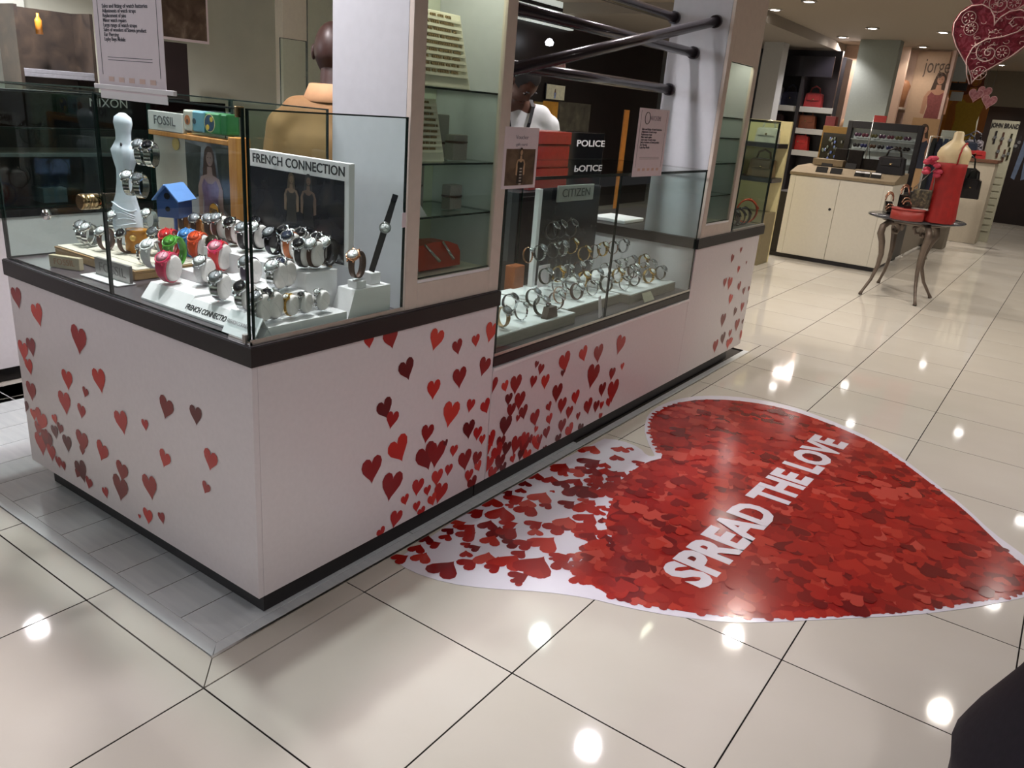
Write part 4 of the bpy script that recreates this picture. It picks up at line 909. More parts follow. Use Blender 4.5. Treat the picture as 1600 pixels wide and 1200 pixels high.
bracelet_block('grey block standing behind on the middle shelf', 1.22, .30, 1.354, .07, .145, [.35])
bracelet_block('grey block in front on the middle shelf', 1.20, .20, 1.354, .075, .085, [.72])
bracelet_block('grey block in front on the lower shelf', 1.215, .22, 1.184, .065, .085, [.55])
bracelet_block('tall grey block at the left of the lower shelf', 1.045, .28, 1.184, .13, .16, [.5])
solo('folded_card', MB().prism([(0, 0), (.06, 0), (.0, .065)], .03, T=frame_T((.935, .17, 1.183), (1, 0, 0), (0, 0, 1))), M_STAND, 'white triangular card at the left of the lower glass shelf', 'card')
solo('necklace_bust', MB().lathe([(.018, 1.184), (.03, 1.22), (.026, 1.28), (.012, 1.33)], 16, T=Matrix.Translation((.975, .32, 0))), leather('brown_mottled_fabric', '#5e4c40'), 'small brown mottled necklace bust at the left of the lower shelf', 'necklace bust')
rc = thing('cushion', 'glossy red cushion roll on the floor of the near tower', 'cushion', (1.09, .25, .984))
mb = MB(); n = 24; pts = []
prof = [(-.155, .0), (-.152, .05), (-.135, .078), (-.08, .085), (0, .095), (.08, .092), (.135, .075), (.152, .05), (.155, .0)]
mb.prism(prof, .075, T=frame_T((1.09, .265, .986), (1, 0, 0), (0, 0, 1))); build('pad', mb, mat('red_vinyl', '#b9331c', .3, noise=.06), rc)
for lab, a, b in (('left upright pen leaning on the red cushion', (.985, .165, .988), (.975, .175, 1.09)), ('middle pen leaning on the red cushion', (1.09, .155, 1.02), (1.045, .19, 1.075)), ('right pen leaning on the red cushion', (1.165, .155, 1.02), (1.14, .19, 1.078))):
    p = thing('pen', 'silver ' + lab, 'pen', a, 'pens on the red cushion')
    build('barrel', MB().tube([a, b], .0055, 10), M_STEEL, p); A, Bv = Vector(a), Vector(b)
    build('clip', MB().tube([Bv+Vector((0, -.007, -.002)), Bv*.6+A*.4+Vector((0, -.008, 0))], .0014, 6), M_CHROME, p)

# ----- long case: pedestals, signs and watches -----
mt = thing('white_platform', 'white topped platform at the left of the long glass case', 'display stand', (1.75, .4, .627))
build('platform', MB().bev((1.392, .16, .627), (2.08, .62, .672), .003), mat('taupe_platform_side', '#8d8478', .5, noise=.05), mt)
build('white_top', MB().box((1.394, .162, .6725), (2.078, .618, .677)), M_STAND, mt)
mt2 = thing('white_platform', 'white topped middle platform of the long glass case', 'display stand', (2.4, .4, .627))
build('platform', MB().bev((2.10, .22, .627), (2.62, .64, .672), .003), MATS['taupe_platform_side'], mt2); build('white_top', MB().box((2.102, .222, .6725), (2.618, .638, .677)), M_STAND, mt2)
mt3 = thing('white_platform', 'white topped platform at the right end of the long glass case', 'display stand', (2.9, .4, .627))
build('platform', MB().bev((2.64, .17, .627), (3.20, .62, .672), .003), MATS['taupe_platform_side'], mt3); build('white_top', MB().box((2.642, .172, .6725), (3.198, .618, .677)), M_STAND, mt3)
rnd = random.Random(4)
MIX = [('link', M_STEEL, W_DIALS, 'silver'), ('leather', L_BROWN, W_DIALW, 'brown strapped'), ('link', M_GOLD, W_DIALW, 'gold toned'), ('leather', L_BLACK, W_DIALK, 'black strapped'), ('thin', M_STEEL, W_DIALW, 'slim silver'), ('thin', M_ROSE, W_DIALW, 'slim rose gold'), ('leather', P_OLIVE, W_DIALS, 'olive bronze')]
ORD = ['first', 'second', 'third', 'fourth', 'fifth', 'sixth', 'seventh', 'eighth']
rows = [((1.45, .235), (2.03, .235), 5, 'front row of the left platform', 1.15), ((1.47, .36), (2.0, .36), 4, 'middle row of the left platform', 1.1), ((1.52, .50), (1.86, .50), 3, 'back row of the left platform', 1.1),
        ((2.15, .29), (2.57, .29), 4, 'front row of the middle platform', 1.1), ((2.17, .40), (2.57, .40), 5, 'second row of the middle platform', 1.05), ((2.14, .50), (2.57, .50), 5, 'third row of the middle platform', 1.05), 
        ((2.69, .25), (3.14, .25), 4, 'front row of the right platform', 1.05), ((2.70, .37), (3.14, .37), 5, 'second row of the right platform', 1.05), ((2.7, .5), (3.14, .5), 5, 'back row of the right platform', 1.05),
        ((2.20, .345), (2.56, .345), 4, 'half row of the middle platform', 1.1), ((2.74, .31), (3.16, .31), 5, 'half row of the right platform', 1.05), ((2.42, .55), (2.60, .55), 3, 'dark row before the board', 1.2)]
for (a, b, n, lab, sz) in rows:
    for q in range(n):
        k, st, di, nm = MIX[(q*3 + len(lab) + rnd.randrange(2)) % 7]
        if 'first' and lab.startswith('front row of the left'): k, st, di, nm = [('link', M_STEEL, W_DIALW, 'silver'), ('leather', leather('tan_strap', '#a5855c'), W_DIALS, 'tan strapped'), ('thin', M_STEEL, W_DIALW, 'slim silver'), ('link', P_OLIVE, W_DIALS, 'olive bronze'), ('leather', L_BROWN, W_DIALW, 'brown strapped')][q]
        if lab.startswith('dark'): k, st, di, nm = 'leather', L_BLACK, W_DIALK, 'black'
        lift = {'half row of the middle platform': .03, 'half row of the right platform': .02, 'dark row before the board': .24, 'second row of the middle platform': .07, 'third row of the middle platform': .16, 'second row of the right platform': .045, 'back row of the right platform': .11, 'back row of the left platform': .03}.get(lab, 0)
        x = a[0]+(b[0]-a[0])*q/(n-1); y = a[1]+rnd.uniform(-.012, .012); z = .6775+.007+lift
        watch('%s watch, %s from the left in the %s' % (nm, ORD[q], lab), (x, y, z), k, st, M_GOLD if st is M_GOLD else M_STEEL, di, sz, yaw=PI/2+rnd.uniform(-.25, .25), group='watches in the long case')
        cushion('clear clip, %s from the left in the %s' % (ORD[q], lab), (x, y, z), sz, PI/2, .007+lift, True, 'clips in the long case')
bs = thing('brown_wedge', 'small brown wedge sign at the front of the left white platform', 'sign', (1.86, .2, .6775))
build('wedge', MB().prism([(-.045, 0), (.045, 0), (.03, .05), (-.03, .05)], .03, T=frame_T((1.90, .205, .6778), (1, 0, 0), (0, 0, 1))), leather('dark_brown_wedge', '#4c3d33'), bs)
solo('price_card', MB().prism([(-.03, 0), (.03, 0), (.018, .10), (-.018, .10)], .004, T=frame_T((2.28, .14, .6275), (1, .3, 0), (0, .15, 1))), M_PAPER, 'small pale upright card behind the pane joint of the long case', 'card')
solo('price_card', MB().prism([(-.06, 0), (.06, 0), (.05, .05), (-.05, .05)], .004, T=frame_T((2.80, .135, .6275), (1, 0, 0), (0, .6, 1))), mat('beige_card', '#b7ae97', .6, noise=.03), 'beige leaning card before the right platform of the long case', 'card')
db = thing('poster_board', 'dark poster board with a white edge at the back of the long case', 'poster', (2.7, .6, .627))
build('board', MB().box((2.37, .600, .6275), (2.98, .612, 1.17)), M_DARKPHOTO, db); build('white_edge', MB().box((2.342, .585, .6275), (2.369, .612, 1.17)), M_STAND, db)
cz = thing('header_sign', 'grey engraved plate at the top of the dark board in the long case', 'sign', (2.6, .58, 1.10))
build('plate', MB().bev((2.50, .575, 1.10), (2.86, .585, 1.182), .001), mat('grey_metal_plate', '#a9aaa2', .35, .3, noise=.04), cz)
text('lettering', 'CITIZEN', Vector((2.68, .5742, 1.142)), (1, 0, 0), (0, 0, 1), .06, mat('engraved_dark', '#4c4d48', .4, noise=0), cz, width=.28)
bt = thing('bottle_bust', 'dim grey green bottle shaped stand at the back left of the long case', 'display stand', (1.95, .62, .6275))
build('body', MB().lathe([(.045, .628), (.05, .64), (.05, .80), (.035, .835), (.012, .85)], 20, T=Matrix.Translation((1.90, .645, 0))), mat('grey_green_card', '#6b7a74', .5, noise=.05), bt)
build('stopper', MB().ball((1.90, .645, .868), (.02, .02, .022)), leather('rust_brown', '#6b4632'), bt)
solo('orange_box', MB().bev((2.23, .62, .6275), (2.32, .68, .79), .006), mat('burnt_orange_card', '#8a4a24', .5, noise=.2, scale=14), 'burnt orange box behind the left platform of the long case', 'box')
solo('photo_card', MB().bev((2.36, .56, .6775), (2.46, .565, .79), .001), M_PAPER, 'pale framed card at the foot of the dark board in the long case', 'card')

# ---------- people ----------
def skin_obj(name, verts, edges, m, parent, vox=.013, smooth=8):
    """one continuous surface: tapered limbs and rounded joints fused by a voxel remesh"""
    mb = MB()
    for p, rx, ry in [(Vector(v[0]), v[1], v[2] if len(v) > 2 else v[1]) for v in verts]:
        mb.ball(p, (rx, ry, min(rx, ry)), n=18, m=12)
    for a, b in edges:
        va, vb = verts[a], verts[b]; A, Bv = Vector(va[0]), Vector(vb[0]); d = Bv-A
        if d.length < 1e-4: continue
        ra, rb = (va[1], va[2] if len(va) > 2 else va[1]), (vb[1], vb[2] if len(vb) > 2 else vb[1])
        if abs(d.normalized().z) > .5: X, Y = Vector((1, 0, 0)), Vector((0, 1, 0))
        else:
            X = Vector((0, 0, 1)); Y = d.normalized().cross(X); Y.normalize(); ra = (min(ra), min(ra)); rb = (min(rb), min(rb))
        n = 18; vs = [A + X*ra[0]*math.cos(2*PI*i/n) + Y*ra[1]*math.sin(2*PI*i/n) for i in range(n)] + [Bv + X*rb[0]*math.cos(2*PI*i/n) + Y*rb[1]*math.sin(2*PI*i/n) for i in range(n)]
        mb.add(vs, [(i, (i+1) % n, n+(i+1) % n, n+i) for i in range(n)] + [list(range(n))[::-1], list(range(n, 2*n))])
    me = mb.mesh(name, m); o = bpy.data.objects.new(name, me); C.objects.link(o); o.parent = parent
    md = o.modifiers.new('fuse', 'REMESH'); md.mode = 'VOXEL'; md.voxel_size = vox; md.use_smooth_shade = True
    sm = o.modifiers.new('soften', 'SMOOTH'); sm.factor = .5; sm.iterations = smooth
    return o
def head_mesh(skin):
    bm = bmesh.new(); bmesh.ops.create_icosphere(bm, subdivisions=4, radius=1)
    for v in bm.verts:
        x, y, z = v.co
        f = max(0, x)
        px, py, pz = x*.098, y*.077, z*.118
        if z < 0: py *= 1 - .28*(-z)**1.5; px *= 1 - .10*(-z)
        if x < 0 and z < -.3: px *= .82
        n = math.exp(-((y/.16)**2 + ((z+.12)/.17)**2)) * (1 if x > 0 else 0); px += .024*n
        b = math.exp(-((z-.20)/.10)**2) * f; px += .005*b
        for s in (-1, 1):
            e = math.exp(-(((y-s*.42)/.17)**2 + ((z-.06)/.11)**2)) * f; px -= .010*e
            ck = math.exp(-(((y-s*.5)/.2)**2 + ((z+.25)/.2)**2)) * f; px += .003*ck
        mo = math.exp(-((y/.30)**2 + ((z+.47)/.07)**2)) * f; px += .007*mo
        ch = math.exp(-((y/.3)**2 + ((z+.86)/.16)**2)) * f; px += .016*ch
        v.co = (px, py, pz)
    return bm
def person(label, loc, yaw, skin, hgt, lean, nod, jacket, trousers, shoes, hair=None, collar=None, hem=.92, jrad=1.0, headyaw=0, extra=None, arm_fwd=.12, drop=0):
    p = thing('person', label, 'person', loc, None, (0, 0, yaw))
    k = hgt/1.75; sk = mat('skin_tone_'+skin[1:], skin, .45, noise=.05)
    def bendp(x, y, z):
        if z > .95:
            d = z-.95; a = lean*min(1, d/.5); return (k*(x+math.sin(a)*d*.9), k*y, k*(.95+math.cos(a)*d))
        return (k*x, k*y, k*z)
    B = []; E = []
    def chain(pts, start=None):
        prev = start
        for q in pts:
            B.append((bendp(*q[0]), q[1]*k, (q[2] if len(q) > 2 else q[1])*k)); i = len(B)-1
            if prev is not None: E.append((prev, i))
            prev = i
        return prev
    chain([((0,0,.97), .115, .15), ((0,0,1.12), .10, .14), ((.0,0,1.30), .11, .165), ((-.01,0,1.42), .08, .14), ((-.005,0,1.50), .052), ((.015,0,1.58), .05)])
    for s in (-1, 1):
        a = arm_fwd
        chain([((-.01,s*.135,1.405), .055), ((-.01,s*.19,1.35), .052), ((.0,s*.235,1.14), .042), ((a,s*.25,.93), .034), ((a+.03,s*.245,.87), .022, .032)], 3)
        chain([((0,s*.085,.90), .095), ((0,s*.095,.70), .078), ((.01,s*.1,.50), .056), ((-.02,s*.1,.28), .05), ((0,s*.1,.09), .036), ((.09,s*.11,.035), .036, .03), ((.16,s*.115,.03), .028, .024)], 0)
    skin_obj('body', B, E, sk, p)
    # clothes: shells over the same skeleton
    V = []; Ed = []
    def ch2(pts, start=None):
        prev = start
        for q in pts:
            V.append((bendp(*q[0]), q[1]*k, (q[2] if len(q) > 2 else q[1])*k)); i = len(V)-1
            if prev is not None: Ed.append((prev, i))
            prev = i
    j = jrad
    ch2([((0,0,hem), .14*j, .185*j), ((0,0,1.12), .125*j, .17*j), ((0,0,1.28), .130*j, .185*j), ((-.01,0,1.385), .095*j, .145*j), ((-.008,0,1.455), .062)])
    for s in (-1, 1):
        end = [((.0,s*.238,1.14), .060*j), ((a*.9,s*.245,.95), .048*j)] if collar != 'tee' else [((-.005,s*.222,1.22), .068*j)]
        ch2([((-.01,s*.135,1.40), .068*j), ((-.01,s*.195,1.345), .068*j)] + end, 3)
    skin_obj('jacket' if collar == 'jacket' else ('tee_shirt' if collar == 'tee' else 'coat'), V, Ed, jacket, p)
    V = []; Ed = []
    ch2([((0,0,.97), .128, .165)])
    for s in (-1, 1): ch2([((0,s*.09,.88), .108), ((0,s*.1,.70), .092), ((.01,s*.102,.50), .072), ((-.015,s*.102,.28), .066), ((0,s*.102,.07), .062)], 0)
    skin_obj('trousers', V, Ed, trousers, p)
    for s in (-1, 1):
        mb = MB(); mb.ball((k*.06, k*s*.11, k*.04), (k*.145, k*.052, k*.04)); mb.box((-k*.085, k*(s*.11-.05), .002), (k*.2, k*(s*.11+.05), k*.018))
        o = bpy.data.objects.new('shoe', mb.mesh('shoe', shoes)); C.objects.link(o); o.parent = p
        # hand: palm, four fingers, thumb
        mb = MB(); wx, wy, wz = bendp(a+.035, s*.245, .86)
        mb.ball((wx+.012, wy, wz-.045), (.022, .042, .05))
        for f in range(4):
            ln = (.075, .085, .08, .06)[f]*k; yy = wy + (f-1.5)*.02*k
            mb.tube([(wx+.012, yy, wz-.075), (wx+.016, yy, wz-.085-ln*.45), (wx+.002, yy, wz-.085-ln*.8), (wx-.014, yy, wz-.085-ln)], [.0095, .009, .008, .006], 8)
        mb.tube([(wx+.02, wy-s*.03, wz-.03), (wx+.045, wy-s*.045, wz-.06), (wx+.05, wy-s*.04, wz-.095)], [.012, .0105, .008], 8)
        o = bpy.data.objects.new('hand', mb.mesh('hand', sk)); C.objects.link(o); o.parent = p
    hx, hy, hz = bendp(.035+drop*.8, 0, 1.655-drop)
    HT = Matrix.Translation((hx, hy, hz)) @ Matrix.Rotation(headyaw, 4, 'Z') @ Matrix.Rotation(lean*.6+nod, 4, 'Y') @ Matrix.Scale(k, 4)
    mb = MB(); mb.bm(head_mesh(sk), 0, HT, True); ho = bpy.data.objects.new('head', mb.mesh('head', sk)); C.objects.link(ho); ho.parent = p
    for s in (-1, 1):
        mb = MB(); mb.ball((-.005, s*.079, -.005), (.020, .010, .032), T=HT); mb.ball((.0, s*.086, -.002), (.011, .005, .02), T=HT)
        o = bpy.data.objects.new('ear', mb.mesh('ear', sk)); C.objects.link(o); o.parent = ho
        mb = MB(); mb.ball((.076, s*.032, .008), (.012, .014, .008), 0, T=HT); mb.ball((.0865, s*.032, .007), (.003, .007, .007), 1, T=HT)
        o = bpy.data.objects.new('eye', mb.mesh('eye', [mat('eye_white', '#d9d2cc', .2, noise=0), M_INK])); C.objects.link(o); o.parent = ho
        mb = MB(); mb.tube([(.094, s*.014, .030), (.097, s*.032, .034), (.084, s*.052, .028)], .004, 6, T if False else 0) if False else mb.ball((.091, s*.033, .030), (.006, .020, .0045), T=HT)
        o = bpy.data.objects.new('eyebrow', mb.mesh('eyebrow', M_INK)); C.objects.link(o); o.parent = ho
    mb = MB(); mb.ball((.098, 0, -.053), (.006, .024, .004), T=HT); mb.ball((.096, 0, -.060), (.007, .02, .005), T=HT)
    o = bpy.data.objects.new('lips', mb.mesh('lips', mat('lips_'+skin[1:], tuple(c*.7+.04*(i == 0) for i, c in enumerate(hexc(skin))), .4, noise=0))); C.objects.link(o); o.parent = ho
    if hair:
        mb = MB(); bm = bmesh.new(); bmesh.ops.create_icosphere(bm, subdivisions=4, radius=1)
        for v in bm.verts: v.co = (v.co.x*.105-.008, v.co.y*.085, v.co.z*.122+.008)
        bmesh.ops.delete(bm, geom=[v for v in bm.verts if v.co.z < .0 - v.co.x*.1 - (.05 if v.co.x < -.03 else 0) or (v.co.x > .055 and v.co.z < .075)], context='VERTS')
        mb.bm(bm, 0, HT, True); o = bpy.data.objects.new('hair', mb.mesh('hair', mat('black_hair', '#15110f', .7, noise=.2, scale=300, bump=.4))); C.objects.link(o); o.parent = p
    if collar == 'jacket':
        mb = MB(); n = 28; cx, cy, cz = bendp(-.004, 0, 1.475); vs = []
        for i in range(n):
            t = 2*PI*i/n; fr = max(0, math.cos(t))
            for r_, z_ in ((.078, -.02), (.070, .055-.05*fr), (.083, .052-.05*fr), (.105, -.005-.02*fr), (.10, -.02)):
                vs.append((cx+r_*math.cos(t)*.98, cy+r_*math.sin(t)*1.12, cz+z_))
        fs = [(i*5+q, ((i+1) % n)*5+q, ((i+1) % n)*5+q+1, i*5+q+1) for i in range(n) for q in range(4)]
        mb.add(vs, fs, 0, True); o = bpy.data.objects.new('collar', mb.mesh('collar', mat('light_tan_suede', '#b98d66', .75, noise=.05))); C.objects.link(o); o.parent = p
    if collar == 'tee':
        mb = MB()
        for s in (-1, 1):
            pts = [bendp(-.03, s*.07, 1.50), bendp(.06, s*.08, 1.46), bendp(.125, s*.062, 1.36), bendp(.158, s*.02, 1.18), bendp(.16, 0, 1.12)]
            for q in range(4):
                A, Bq = Vector(pts[q]), Vector(pts[q+1]); mb.add([A+Vector((.006, -.011, 0)), A+Vector((.006, .011, 0)), Bq+Vector((.006, .011, 0)), Bq+Vector((.006, -.011, 0)), A+Vector((.009, -.011, 0)), A+Vector((.009, .011, 0)), Bq+Vector((.009, .011, 0)), Bq+Vector((.009, -.011, 0))], [(0,3,2,1),(4,5,6,7),(0,1,5,4),(1,2,6,5),(2,3,7,6),(3,0,4,7)])
        o = bpy.data.objects.new('lanyard', mb.mesh('lanyard', M_INK)); C.objects.link(o); o.parent = p
        mb = MB(); rnd = random.Random(2)
        for s in (-1, 1):
            for q in range(7):
                c0 = Vector(bendp(.139, s*(.07+.02*q % .08), 1.28-.012*q)); T = Matrix.Translation(c0) @ Matrix.Rotation(rnd.uniform(-1, 1), 4, 'X')
                mb.ball((0, 0, 0), (.006, .012, .035), T=T)
        o = bpy.data.objects.new('green_leaf_print', mb.mesh('green_leaf_print', mat('leaf_green_ink', '#3f9a52', .6, noise=.2))); C.objects.link(o); o.parent = p
    return p
M_TAN = mat('tan_suede_jacket', '#82603c', .8, noise=.08, scale=14, bump=.15)
M_DARKCLOTH = mat('dark_plum_cloth', '#1d1722', .85, noise=.15, scale=60, bump=.2)
M_TROUSER = mat('charcoal_trouser', '#24232a', .85, noise=.1)
M_SHOE = mat('black_shoe_leather', '#121013', .3, noise=.05)
person('bald person in a tan jacket seen from behind inside the kiosk', (1.50, 1.15, 0), math.radians(38), '#3b2520', 1.80, 0, 0, M_TAN, M_TROUSER, M_SHOE, None, 'jacket', .80, 1.12)
person('person in a white tee shirt and dark lanyard looking down behind the poster card', (3.535, 1.60, 0), math.radians(-140), '#5a3a2c', 1.88, .26, .80, mat('white_jersey_tee', '#d5d8d8', .8, noise=.03), M_TROUSER, M_SHOE, True, 'tee', .92, 1.05, headyaw=.75, drop=.06)
# passer-by in the bottom right corner: only the flared hem of a dark coat is in the frame
pc = person('person in a long dark plum coat, only the hem showing in the bottom right corner', (.70, -2.03, 0), math.radians(15), '#8a6654', 1.68, 0, 0, M_DARKCLOTH, M_TROUSER, M_SHOE, True, 'coat', .80, 1.08)
n = 40; vs = []
for i in range(n):
    t = 2*PI*i/n
    for z, r in ((1.06, .150), (.98, .185), (.85, .205), (.70, .235), (.54, .285), (.43, .33), (.385, .345), (.33, .335), (.26, .33)):
        rr = r*(1+.03*math.sin(5*t)*(1-z)); vs.append((rr*math.cos(t), rr*1.08*math.sin(t), z))
fs_ = [(i*9+q, ((i+1) % n)*9+q, ((i+1) % n)*9+q+1, i*9+q+1) for i in range(n) for q in range(8)]
mb = MB(); mb.add(vs, fs_, 0, True); o = bpy.data.objects.new('coat_skirt', mb.mesh('coat_skirt', M_DARKCLOTH)); C.objects.link(o); o.parent = pc

# ---------- inside and behind the kiosk ----------
bc = thing('rear_cabinet', 'black cabinet inside the kiosk behind the long glass case', 'cabinet', (2.9, 1.0, .003))
build('carcass', MB().bev((2.48, .80, .003), (3.25, 1.15, 1.12), .003), M_BLACK, bc)
build('door', MB().bev((2.49, .785, .08), (2.862, .799, 1.10), .002), M_DARKWALL, bc); build('door', MB().bev((2.866, .785, .08), (3.24, .799, 1.10), .002), M_DARKWALL, bc)
rb = thing('gift_box', 'deep red glossy box behind the poster card', 'box', (2.8, .86, 1.121))
p0, p1 = (2.625,0.840,1.451), (3.023,0.840,1.155)
build('body', MB().bev((p0[0], .84, 1.1215), (p1[0]-.02, 1.0, 1.36), .004), mat('deep_red_gloss', '#7c1a16', .2, noise=.1), rb); build('lid', MB().bev((p0[0]-.004, .836, 1.362), (p1[0]-.016, 1.004, 1.43), .004), MATS['deep_red_gloss'], rb)
pk = thing('lettered_block', 'black display block with a word in pale capitals beside the red box', 'sign', (3.1, .84, 1.1215))
build('block', MB().bev((p1[0]-.01, .86, 1.1215), (3.43, 1.03, 1.43), .003), M_BLACKGLOSS, pk)
a, b = Vector((3.106,0.858,1.388)), Vector((3.433,0.858,1.351))
text('lettering', 'POLICE', (a+b)/2, (1, 0, 0), (0, 0, 1), .05, mat('pale_letter', '#d9dadb', .4, noise=0), pk, width=(b-a).length, bold=.0008)
card = thing('poster_card', 'white card with a photo of a person in a striped tie', 'poster', (1.448, .1, 1.262))
T = frame_T((1.448, .098, 1.262), (1, 0, 0), (0, .0, 1))
build('card', MB().bev((-.107, 0, -.003), (.107, .215, 0), .001, T=T), M_PAPER, card)
build('photo', MB().box((-.092, .012, .0002), (.092, .14, .0005), T=T), grad_noise_mat('sepia_photo', [(.3, '#4a3a2c'), (.55, '#6f5a46'), (.8, '#8c7a66')], scale=16, rough=.3), card)
flat_figure(T @ Vector((.0, .045, .001)), (1, 0, 0), (0, 0, 1), .105, mat('print_tan_skin', '#c2a27e', .3, noise=.1), DK_HAIR, mat('print_dark_suit', '#2f2822', .3, noise=.1), card)
mb = MB()
for q in range(6): mb.box((-.006, .014+q*.011, .0026), (.008, .019+q*.011, .003), T=T @ Matrix.Shear('XY', 4, (0, 0)))
build('striped_tie', mb, mat('pale_stripe', '#c9c2b8', .5, noise=0), card)
text('lettering', 'Voucher', T @ Vector((0, .18, .0004)), (1, 0, 0), (0, .08, 1), .02, mat('faint_violet_ink', '#a096a2', .6, noise=0), card, width=.08)
text('lettering', 'gift card', T @ Vector((0, .155, .0004)), (1, 0, 0), (0, .08, 1), .014, MATS['faint_violet_ink'], card, width=.07)
solo('white_tray', MB().bev((3.36, .62, .9225), (3.62, .86, .945), .006), M_STAND, 'white tray lying on the black top of the end counter', 'tray')

# neighbouring white counter with a dark showcase, left behind the corner case
nb = thing('neighbour_counter', 'white counter with a black plinth and dark showcase behind the kiosk at the left', 'counter', (.2, 2.9, .003))
build('plinth', MB().box((-1.8, 2.69, .003), (2.1, 3.2, .084)), M_KICK, nb)
build('front_panel', MB().bev((-1.8, 2.64, .085), (2.1, 2.668, .84), .002), M_WHITE, nb)
build('countertop', MB().box((-1.8, 2.63, .841), (2.1, 3.22, .875)), M_BLACK, nb)
build('carcass', MB().box((-1.79, 2.669, .085), (2.09, 3.2, .84)), M_BLACK, nb)
NT = (1.279,2.660,1.425)[2]
build('dark_backdrop', MB().box((-1.75, 3.05, .876), (2.05, 3.08, NT)), grad_noise_mat('dark_shelf_backdrop', [(.3, '#1b1f25'), (.55, '#2c3036'), (.8, '#42464b')], scale=5, rough=.4), nb)
build('name_board', MB().box((-1.75, 2.66, NT-.16), (2.05, 2.675, NT)), M_BLACKGLOSS, nb)
a = Vector((1.341,2.655,1.391)); text('lettering', 'NIXON', a, (1, 0, 0), (0, 0, 1), .06, mat('pale_letter', '#d9dadb', .4, noise=0), nb, width=.20)
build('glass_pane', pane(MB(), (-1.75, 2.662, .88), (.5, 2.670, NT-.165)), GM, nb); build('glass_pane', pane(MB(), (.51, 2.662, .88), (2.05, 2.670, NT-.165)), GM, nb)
build('shelf', MB().box((-1.74, 2.70, 1.12), (2.04, 3.04, 1.135)), mat('dim_grey_shelf', '#6d6f74', .5, noise=.1), nb)
rnd = random.Random(8); PAL = ['#7a4b32', '#56616e', '#9a9c98', '#6a2f28', '#8a7a55', '#3b4658']
for k in range(9):
    x = -1.5 + k*.36; h = rnd.uniform(.07, .16); lev = .877 if k % 2 else 1.136; nm = ('on the upper', 'on the lower')[k % 2]
    cn = ['brown', 'slate', 'pale grey', 'dark red', 'khaki', 'navy'][k % 6]
    solo('product_box', MB().bev((x, 2.78, lev), (x+rnd.uniform(.10, .2), 2.9, lev+h), .004), mat('box_'+cn.replace(' ', '_'), PAL[k % 6], .5, noise=.2, scale=14),
         '%s box %s shelf of the dark showcase, %s from the left' % (cn, nm, ORD[k//2]), 'box', 'boxes in the dark showcase')

# dark shop shelving far left
def shelf_unit(name, label, x0, x1, y, z0, z1, levels, m, n):
    t = thing(name, label, 'shelving', ((x0+x1)/2, y, z0))
    build('back_panel', MB().box((x0, y+.33, z0), (x1, y+.35, z1)), m, t)
    for xx in (x0, x1-.03): build('side_panel', MB().box((xx, y, z0), (xx+.03, y+.329, z1)), m, t)
    for z in levels: build('shelf', MB().bev((x0+.031, y, z), (x1-.031, y+.329, z+.035), .003), MATS['dim_grey_shelf'], t)
    return t
q0, q1 = (2.716,6.600,1.605), (3.429,6.600,1.668)
shelf_unit('wall_shelving', 'dark brown shelving on the far wall at the upper left', q0[0], q1[0], 6.6, .003, q0[2]+.45, [.5, 1.0, 1.45, q0[2]-.12], grad_noise_mat('dark_brown_shelves', [(.3, '#1b1613'), (.55, '#2c241d'), (.8, '#3d3228')], scale=7, rough=.5), 4)
solo('orange_bottle', MB().lathe([(.03, 0), (.03, .12), (.012, .15), (.012, .18)], 14, T=Matrix.Translation(Vector((2.966,6.700,1.917)) - Vector((0, 0, .09)))), mat('orange_bottle', '#b5762a', .3, noise=.1), 'small orange bottle on the dark far shelving', 'bottle')
pl = thing('wall_poster', 'street fashion poster on the far wall right of the paper notice', 'poster', (5.075,7.570,2.204))
pa, pb_ = (4.730,7.570,1.958), (5.383,7.570,1.998)
build('frame', MB().bev((pa[0], 7.57, pa[2]-.0), (pb_[0], 7.595, pa[2]+.9), .004), M_PAPER, pl); build('photo', MB().box((pa[0]+.03, 7.566, pa[2]+.03), (pb_[0]-.03, 7.569, pa[2]+.87)), grad_noise_mat('brown_street_photo', [(.3, '#3a2f2a'), (.55, '#6a584c'), (.8, '#a39688')], scale=5, rough=.4), pl)
struct('trim_2', MB().box(((6.405,7.500,2.137)[0], 7.45, 0), ((7.805,7.500,2.284)[0], 7.599, CEIL-.002)), mat('pale_cream_wall', '#e4dfcf', .8, noise=.03))
struct('trim_3', MB().box(((2.543,7.300,1.734)[0], 7.2, 0), ((3.091,7.300,1.791)[0], 7.44, CEIL-.002)), mat('pale_grey_pillar', '#83877f', .8, noise=.03))
struct('trim_4', MB().box(((4.392,7.000,1.675)[0], 6.98, 0), ((4.683,7.000,1.699)[0], 7.15, (4.524,7.000,1.910)[2])), M_DARKWALL)

gc = thing('glass_cabinet', 'tall frameless glass cabinet behind the bald person, against the pale wall', 'showcase', (3.743,3.900,1.737)[:2] + (.003,))
g0, g1, g2 = (3.468,3.900,1.714), (3.743,3.900,1.737), (4.642,3.900,1.811); gt = (3.548,3.900,1.911)[2]
build('plinth', MB().box((g0[0], 3.9, .003), (g2[0], 4.3, .80)), M_WHITE, gc)
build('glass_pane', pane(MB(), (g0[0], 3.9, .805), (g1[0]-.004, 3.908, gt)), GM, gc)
build('glass_pane', pane(MB(), (g1[0]+.004, 3.9, .805), (g2[0], 3.908, 2.6)), GM, gc)
